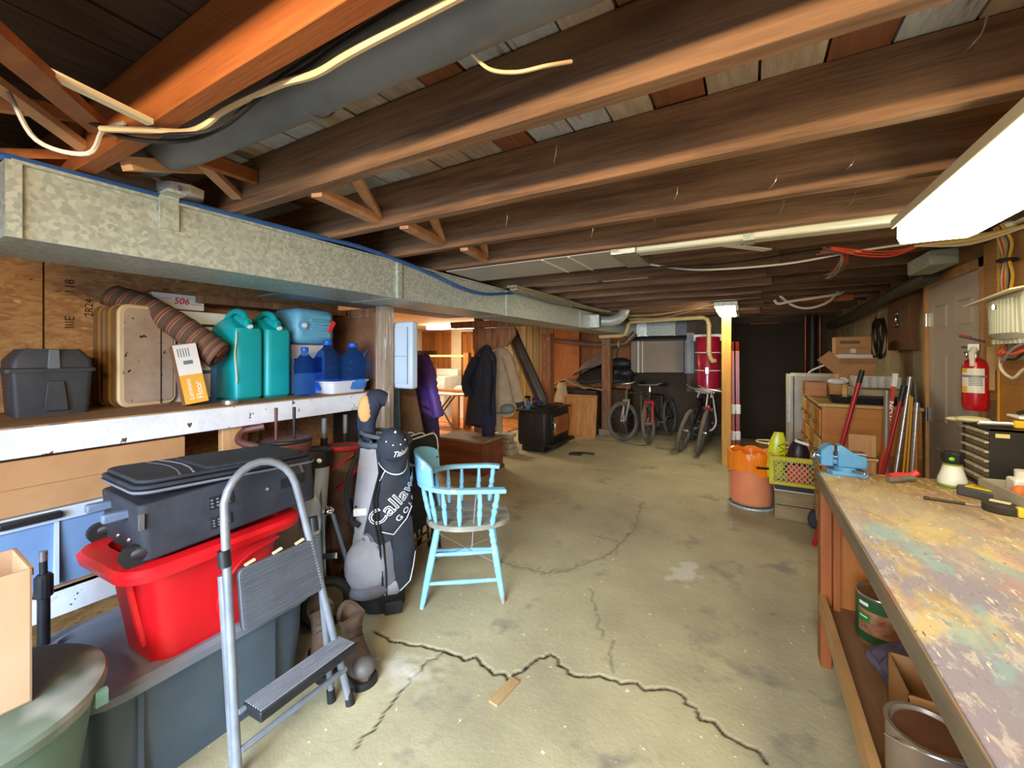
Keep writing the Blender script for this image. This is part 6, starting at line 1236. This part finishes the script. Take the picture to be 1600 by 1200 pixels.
tb_ = T('tool_tray', 'grey open tray heaped with small tools at the right of the bench', 'tray', (.97, 2.1, .9), R(6)); b = B(); b.bx(-.15, .18, -.3, .26, 0, .006).bx(-.15, -.143, -.3, .26, 0, .07).bx(.173, .18, -.3, .26, 0, .07).bx(-.15, .18, .253, .26, 0, .07).bx(-.15, .18, -.3, -.293, 0, .07); b.done('tray_body', mt('grey tray card', '#9c9686', '#aaa494', r=.6), tb_)
def item(nm, lab, cat, loc, fn, rz=0): t = T(nm, lab, cat, loc, rz); fn(t); return t
item('plastic_bottle', 'square white plastic bottle standing in the grey tool tray', 'bottle', (.905, 2.30, .907), lambda t: (B().bx(-.04, .04, -.035, .035, 0, .085).done('bottle_body', whitepl, t, bev=.008), B().cyl((0, 0, .085), (0, 0, .115), .028).done('cap', whitepl, t), B().bx(-.022, .036, -.0365, -.035, .015, .07).done('printed_label', mt('pale print', '#b4b2a8', '#d0cec4', s=60), t)))
item('orange_plug', 'small orange plug lying in the grey tool tray', 'plug', (.86, 2.22, .907), lambda t: B().ball((0, 0, .045), (.025, .02, .03)).bx(-.015, .015, -.015, .015, 0, .03).done('plug_body', mt('orange plastic', '#d0703a', r=.5), t))
item('papers', 'loose white papers heaped in the grey tool tray', 'paper', (.97, 2.06, .907), lambda t: [B().bx(-.09, .1, -.1, .1, .05+.012*k, .054+.012*k, M=TR((0, 0, 0), R(20*k-15), R(6*k-6), R(7-5*k))).done('sheet', white_t if k % 2 else cream, t) for k in range(3)] + [B().bx(-.06, .06, -.07, .07, 0, .045).done('paper_stack', wbox, t)])
item('red_case', 'red plastic case lying in the front of the grey tool tray', 'case', (.9, 1.95, .907), lambda t: B().bx(-.05, .06, -.06, .06, 0, .05).done('case_body', mt('maroon plastic', '#8e2a2a', r=.4), t, bev=.008))
item('putty_knife', 'cream handled tool with a red tip standing up in the tray', 'tool', (1.0, 2.27, .907), lambda t: (B().tube([(0, 0, 0), (-.01, 0, .13)], .009, 8).done('handle', mt('tan handle', '#b98c58', r=.5), t), B().cyl((-.01, 0, .13), (-.016, 0, .16), .009, .006).done('red_tip', red_t, t), B().bx(-.03, .04, -.02, .02, .03, .06).done('wood_scrap', yw, t)))
# bins beside the bench
tc_ = T('trash_bin', 'clear plastic bin lined with a bright orange bag near the yellow post', 'bin', (.03, 4.64, 0))
clr = mt('clear ribbed plastic', '#fff0e0', r=.08, tr=.92, ior=1.06); og_b = mt('orange bag film', '#f07a10', '#fa8c22', r=.3, s=5, b=.5, bs=14)
og_l = mt('dusty orange bag film', '#f0813c', '#fb9a58', r=.35, s=4, b=.4, bs=10)
B().lathe([(0, .01), (.185, .01), (.195, .04), (.195, .5), (.19, .5), (.19, .04), (0, .02)], n=40).done('bin_body', clr, tc_)
B().torus((0, 0, .012), (0, 0, 1), .193, .012, 40, 8).done('base_ring', galv, tc_)
b = B(); rings = []; nb = 48
for i, (r, z) in enumerate(((.16, .03), (.178, .06), (.182, .3), (.184, .36))): rings.append([(r*math.cos(2*pi*k/nb)*(1+.02*math.sin(9*k*.13+i)), r*math.sin(2*pi*k/nb), z) for k in range(nb)])
b.loft(rings, True, False); b.done('bag_inside', og_l, tc_)
b = B(); rings = []
for i, (r, z) in enumerate(((.199, .34), (.2, .42), (.205, .5), (.2, .525), (.18, .53), (.16, .49), (.15, .42), (.05, .38))): rings.append([(r*math.cos(2*pi*k/nb)*(1+.025*math.sin(11*2*pi*k/nb+i*.7)), r*math.sin(2*pi*k/nb)*(1+.025*math.sin(11*2*pi*k/nb+i*.7)), z + (.022*math.sin(3*2*pi*k/nb+1) if i == 0 else 0) + .012*math.sin(7*2*pi*k/nb+i)) for k in range(nb)])
b.loft(rings, False, True); b.done('bag_collar', og_b, tc_); b = B(); b.ball((-.02, -.12, .49), (.06, .03, .02), 10, 6); b.ball((.07, -.1, .485), (.04, .03, .018), 10, 6); b.ball((-.07, -.08, .49), (.02, .02, .015), 10, 6); b.done('litter', white_t, tc_)
B().tube([Vector((.2065*math.cos(R(a)), .2065*math.sin(R(a)), .415+.01*math.sin(R(a*2)))) for a in (-78, -70, -60, -52, -48)], .011, 8).done('handle_slot', blackpl, tc_)
wcr = T('wooden_crate', 'low rough wooden crate standing beside the orange bag bin', 'crate', (.36, 4.52, 0)); kw = mt('knotty grey board', '#7c6a4c', '#94805c', r=.75, s=4, st=(.8, 4, 4), b=.2, spots=('#3c3020', 6, .68, .03))
for z in (.0, .13): B().bx(-.15, .16, -.17, -.155, z+.004, z+.126).done('plank', kw, wcr); B().bx(-.15, .16, .155, .17, z+.004, z+.126).done('plank', kw, wcr)
B().bx(-.15, -.137, -.155, .155, .004, .255).bx(.147, .16, -.155, .155, .004, .255).done('side_board', kw, wcr); B().bx(-.137, .147, -.155, .155, .004, .02).done('bottom_board', kw, wcr); B().bx(-.155, .165, -.172, .172, .256, .262).done('rim_strip', whitepl, wcr)
bxk = T('flat_box', 'flat black box between the wooden crate and the yellow milk crate', 'box', (.36, 4.52, .263)); B().bx(-.145, .155, -.165, .165, 0, .045).done('box_body', blackpl, bxk)
mcr = T('milk_crate', 'yellow plastic milk crate with a diagonal lattice side', 'crate', (.35, 4.50, .309)); ym = mt('yellow crate plastic', '#b8ac1e', '#c9bc2c', r=.45, s=5); lat = mt('pale yellow lattice', '#cfc68a', r=.5)
b = B(); w2, d2, hh = .165, .16, .25
for x in (-w2, w2):
    for y in (-d2, d2): b.bx(x-.018, x+.018, y-.018, y+.018, 0, hh)
for y in (-d2, d2): b.bx(-w2, w2, y-.012, y+.012, 0, .03).bx(-w2, w2, y-.014, y+.014, hh-.04, hh)
for x in (-w2, w2): b.bx(x-.012, x+.012, -d2, d2, 0, .03).bx(x-.014, x+.014, -d2, d2, hh-.04, hh).bx(x-.008, x+.008, -d2, d2, .11, .13)
b.bx(-w2, w2, -d2, d2, 0, .012); b.done('crate_frame', ym, mcr, bev=.004)
b = B(); x0, x1, z0, z1 = -w2+.018, w2-.018, .03, hh-.04; H = z1-z0
for k in range(-5, 10):
    for s_ in (1, -1):
        xa = x0 + k*.038; pts = []
        for zz in (0, H):
            pts.append((xa + s_*zz*.8 + (0 if s_ > 0 else H*.8), zz))
        (xa_, za_), (xb_, zb_) = pts
        def clip(x): t = (x-xa_)/((xb_-xa_) or 1e-9); return za_+t*(zb_-za_)
        lo, hi = min(xa_, xb_), max(xa_, xb_); l2, h2 = max(lo, x0), min(hi, x1)
        if h2-l2 > .01: b.beam((l2, -d2-.004, z0+clip(l2)), (h2, -d2-.004, z0+clip(h2)), .006, .005)
lo_ = b.done('lattice_bar', lat, mcr); lo_['kind'] = 'stuff'
item('chip_bag', 'bright yellow printed bag standing up in the milk crate', 'bag', (.27, 4.5, .325), lambda t: (B().loft([[(-.06+.03*z*3+.07*math.cos(2*pi*k/14)*f, .03*math.sin(2*pi*k/14)*g, z) for k in range(14)] for z, f, g in ((0, .8, .6), (.1, 1, 1), (.25, 1, 1), (.36, .8, .7), (.42, .5, .15))]).done('bag_body', mt('yellow printed film', '#c8cc18', '#dadf2a', r=.25, b=.3, bs=12), t), [B().tube([(-.04+.03*3*z, -.034, z), (-.0+.03*3*z, -.036, z+.03), (-.05+.03*3*z, -.033, z+.06), (.0+.03*3*z, -.035, z+.085)], .004, 5).done('print_mark', dark_t, t) for z in (.14, .24)]))
item('dark_bag', 'black and purple crumpled bag in the milk crate', 'bag', (.40, 4.52, .325), lambda t: (B().ball((0, 0, .2), (.085, .07, .17), 16, 12).done('bag_body', mt('black purple film', '#221820', '#3c2638', r=.35, s=9, b=.5, bs=18), t), B().ball((-.06, -.07, .18), (.02, .02, .03)).ball((-.02, -.08, .12), (.03, .012, .02)).done('pale_print', whitepl, t), B().beam((-.03, -.03, .36), (.07, -.03, .33), .05, .02).done('white_fold', white_t, t)))
item('red_bag', 'red package seen through the milk crate lattice', 'package', (.37, 4.43, .325), lambda t: B().bx(-.06, .09, -.03, .03, 0, .15).done('package_body', red_t, t, bev=.01))
item('blue_cloth', 'dark blue grey cloth lying at the foot of the wooden crate', 'cloth', (.50, 4.28, 0), lambda t: B().ball((0, 0, .07), (.06, .06, .085), 14, 10).ball((.05, .02, .04), (.06, .05, .05)).done('cloth_body', mt('dark slate cloth', '#2c3138', '#3a4048', r=.9, b=.5, bs=20), t))
# poles leaning on the dresser
def pole(nm, lab, p, q, r, m, cat='pole', extra=None):
    t = T(nm, lab, cat, p); v = Vector(q)-Vector(p); B().cyl((0, 0, 0), v, r, n=12).done('shaft', m, t)
    if extra: extra(t, v)
    return t
rp = mt('red pole enamel', '#a31a20', r=.3); ag = mt('pale grey pole', '#8f8a7c', r=.45, m=.3)
pole('broom_handle', 'bright red pole with a black tip leaning across the dresser side', (.44, 3.88, 0), (.735, 3.93, 1.34), .016, rp, extra=lambda t, v: B().cyl(v*.93, v*1.0, .017).done('black_tip', blackpl, t))
pole('mop_handle', 'upright pale grey pole in front of the dresser side', (.845, 3.84, 0), (.865, 3.9, 1.2), .016, ag)
hs = T('hockey_stick', 'red and white hockey stick with white letters leaning by the door', 'hockey stick', (.76, 3.84, 0)); v = Vector((.155, .08, 1.32)); B().beam((0, 0, .06), v, .022, .03, up=(0, 1, 0)).done('shaft', mt('orange red stick', '#c23a22', '#cf4a30', r=.35), hs)
B().beam((-.0, 0, .06), (-.2, -.06, .02), .012, .07).beam(v*.93, v, .026, .034, up=(0, 1, 0)).beam(v*.25, v*.55, .023, .031, up=(0, 1, 0)).done('white_tape', white_t, hs)
Mk = basis(v*.77 + Vector((-.002, -.0165, 0)), (v.x, v.y*.0, v.z), Vector((-v.z, 0, v.x)))
b = B(); b.text('EASTON', .036, lambda x, y: Mk @ Vector((x*1.6, y, 0)) + Vector((0, .06*x, 0)), bold=.001); b.done('lettering', white_t, hs, sm=0)
pole('broom_handle', 'dark red pole with black cap leaning across the hockey stick', (.70, 3.76, 0), (.93, 3.8, 1.22), .012, rp, extra=lambda t, v: B().cyl(v*.93, v*1.02, .018).done('black_cap', blackpl, t))
pole('metal_pole', 'long bright metal pole leaning right of the hockey stick', (.80, 3.72, 0), (.985, 3.88, 1.3), .014, alu)
pole('garden_stake', 'thin yellow stake leaning by the door, left of the two', (.86, 3.70, 0), (.955, 3.76, 1.18), .006, mt('yellow stake', '#c89a3c', r=.5)); pole('garden_stake', 'thin yellow stake leaning by the door, right of the two', (.89, 3.70, 0), (.965, 3.76, 1.17), .006, bpy.data.materials['yellow stake'])
pole('metal_pole', 'pale flat metal strip leaning nearest the white door', (.92, 3.72, 0), (1.0, 3.80, 1.13), .014, alu); pole('wooden_stick', 'thin reddish wooden stick beside the pale metal strip', (.965, 3.70, 0), (.99, 3.78, .95), .007, mt('reddish stick', '#a8744e', r=.6))
# pegboard, extinguisher, alarm box
pgm = mt('pegboard brown', '#ac7a38', '#c08e48', r=.55, s=3); pgb = T('pegboard', 'brown pegboard sheet behind the workbench', 'pegboard', (1.12, 1.0, .92)); B().bx(-.02, .0, -2.2, 2.02, 0, 1.145).done('board', pgm, pgb); B().bx(-.024, .004, 2.02, 2.035, 0, 1.145).done('pale_edge', mt('pale yellow edge', '#d9a94a', r=.5), pgb); B().bx(.0, .075, -2.2, -2.1, 0, 1.1).bx(.0, .075, 1.9, 2.0, 0, 1.1).done('batten', lumber, pgb)
pg2 = T('pegboard', 'narrow far strip of pegboard with rows of holes behind the extinguisher', 'pegboard', (1.13, 3.04, 1.22)); B().bx(-.02, 0, 0, .17, 0, .83).done('board', pgm, pg2); B().bx(0, .07, .02, .15, .05, .8).done('batten', lumber, pg2)
b = B()
for i in range(6):
    for j in range(30): b.add([(-.0205, .015+.026*i + .004*c, .012+.026*j + .004*s_) for c, s_ in ((1, 0), (0, 1), (-1, 0), (0, -1))], [(0, 1, 2, 3)])
b.done('peg_hole', dark_t, pg2, sm=0)['kind'] = 'stuff'
b = B()
for i in range(40):
    for j in range(43): b.add([(-.0205, .9+.0254*i*1.08 + .003*c, .03+.026*j + .003*s_) for c, s_ in ((1, 0), (0, 1), (-1, 0), (0, -1))], [(0, 1, 2, 3)])
b.done('peg_hole', mt('peg shade', '#6b4518'), pgb, sm=0)['kind'] = 'stuff'
B().tube(curve([(0, 0, 0), (-.04, 0, -.005), (-.05, 0, .0), (-.052, 0, .03)], 4), .005, 6).done('peg_hook', cream, M=TR((1.10, 2.66, 1.885)), lab='white peg hook on the pegboard at right of alarm box', cat='hook')
fe = T('fire_extinguisher', 'red fire extinguisher with a white label hung beside the white door', 'fire extinguisher', (1.035, 3.08, 1.165), R(-28)); fe.scale = (.82, .82, 1.1)
B().lathe([(0, 0), (.05, 0), (.06, .012), (.062, .03), (.062, .205), (.055, .228), (.03, .245), (.02, .25), (0, .25)], n=32).done('cylinder', mt('extinguisher red', '#b0101c', r=.25, coat=.4), fe)
arcp(.0628, 214, 318, .085, .2).done('white_label', whitepl, fe); arcp(.0632, 214, 246, .18, .2, 5).done('yellow_corner', mt('label yellow', '#e0b020'), fe); arcp(.0632, 214, 246, .088, .115, 5).done('yellow_corner', bpy.data.materials['label yellow'], fe); arcp(.0634, 180, 330, .158, .168).done('strap', galv_d, fe)
b = B()
for k in range(5): b.bx(-.0005, .0005, -.03, .03, 0, .004, M=TR((.012, -.0625, .12+.008*k), R(-79)))
b.done('fine_print', galv_d, fe)
B().cyl((0, 0, .245), (0, 0, .30), .018).bx(-.03, .02, -.02, .02, .285, .315).done('valve', steel, fe); B().beam((-.07, 0, .355), (.04, 0, .325), .02, .012).beam((-.06, 0, .30), (.02, 0, .30), .02, .01).done('lever', blackpl, fe); B().beam((-.07, 0, .36), (-.02, 0, .35), .022, .008).done('red_lever', rp, fe); B().tube([(-.0, -.03, .29), (-.005, -.055, .27), (-.002, -.066, .21)], [.018, .016, .011], 10).done('nozzle', whitepl, fe); B().ball((-.035, -.03, .265), (.014, .01, .014)).done('gauge', chrome, fe); B().bx(.05, .085, -.01, .01, .1, .3).bx(.03, .06, -.005, .02, .2, .33, M=TR((0, 0, 0), 0, R(8))).done('wall_bracket', mt('tan bracket', '#a08456', r=.5), fe)
al = T('alarm_box', 'pale grey ribbed plastic box with an open lid on the pegboard', 'junction box', (1.04, 2.62, 1.525)); ap = mt('pale grey green plastic', '#b9bdb0', '#c5c9bc', r=.45, s=4)
b = B(); b.loft([[(.06, y0, z), (.06, y1, z), (-.02, y1, z), (-.06-o_, y1-.05, z), (-.075-o_, 0, z), (-.06-o_, y0+.05, z), (-.02, y0, z)] for z, y0, y1, o_ in ((0, -.14, .15, 0), (.02, -.18, .18, .01), (.17, -.185, .19, .015), (.2, -.17, .18, .0))]); b.done('box_body', ap, al, sm=25)
b = B()
for k in range(15): y = -.15+.021*k; b.bx(-.095+.045*abs(y/.18)**2, -.06, y-.0035, y+.0035, .025, .17)
b.done('rib', ap, al); B().cyl((-.085, .02, .14), (-.097, .02, .14), .013, n=8).done('lock_screw', chrome, al)
B().bx(-.13, .05, -.2, .23, .0, .006, M=TR((0, 0, .205), 0, R(-12), R(-4))).done('open_lid', cream, al); b = B()
for k in range(3): b.bx(-.1, .0, -.12+.1*k, -.06+.1*k, .0061, .0066, M=TR((0, 0, .205), 0, R(-12), R(-4)))
b.done('lid_print', galv_d, al); b = B()
for k in range(8): b.bx(-.06, .02, -.12+.035*k, -.105+.035*k, -.02, .0)
b.done('lower_fin', ap, al); B().bx(.0, .055, .1, .16, -.09, 0).done('side_bracket', mt('clear bracket', '#8f8c80', r=.3), al)
for k, (c, pts) in enumerate(((0, [(-.02, -.1, -.0), (-.05, -.02, -.05), (-.06, .08, -.07), (-.03, .1, -.03)]), (5, [(-.02, -.12, 0), (-.05, -.05, -.08), (-.05, .06, -.09)]), (3, [(-.02, .12, -.01), (-.05, .09, -.12), (-.04, .02, -.17), (-.03, -.04, -.13), (-.02, -.1, -.12)]), (0, [(0, -.15, 0), (-.06, -.08, -.06), (-.06, .0, -.065)]), (2, [(-.02, .12, -.02), (-.06, .05, -.1), (-.06, -.05, -.04), (-.03, -.15, -.0)]))): cable('wire', pts, .006, cols[c], par=al, k=5)
dw_ = T('wire_drop', 'bunch of coloured wires dropping from the joists into the alarm box', 'wire bundle', (1.06, 2.84, 1.72))
for k in range(6): o_ = .012*(k-2.5); cable('wire', [(-.02, -.05+o_*.6, 0), (-.0, .0+o_*1.5, .1), (0, o_*.6, .18), (.0, .01+o_*1.6, .26), (-.03, .0+o_, .345)], .006, cols[(1, 5, 2, 1, 0, 3)[k]], par=dw_, k=5)
B().torus((0, 0, .18), (0, 0, 1), .03, .008).done('tie_band', blackpl, dw_); B().ball((.0, .0, .34), (.03, .05, .02)).bx(.0, .02, -.15, .05, .335, .345).done('ceiling_clip', whitepl, dw_)
# wood shim on the floor
B().beam((-.9, 1.615, .006), (-.92, 1.46, .006), .045, .01).done('wood_shim', mt('shim wood', '#a98a5c', '#b89a6c', r=.7, st=(4, 1, 4)), lab='small flat wooden shim lying on floor by the crack', cat='wood scrap')
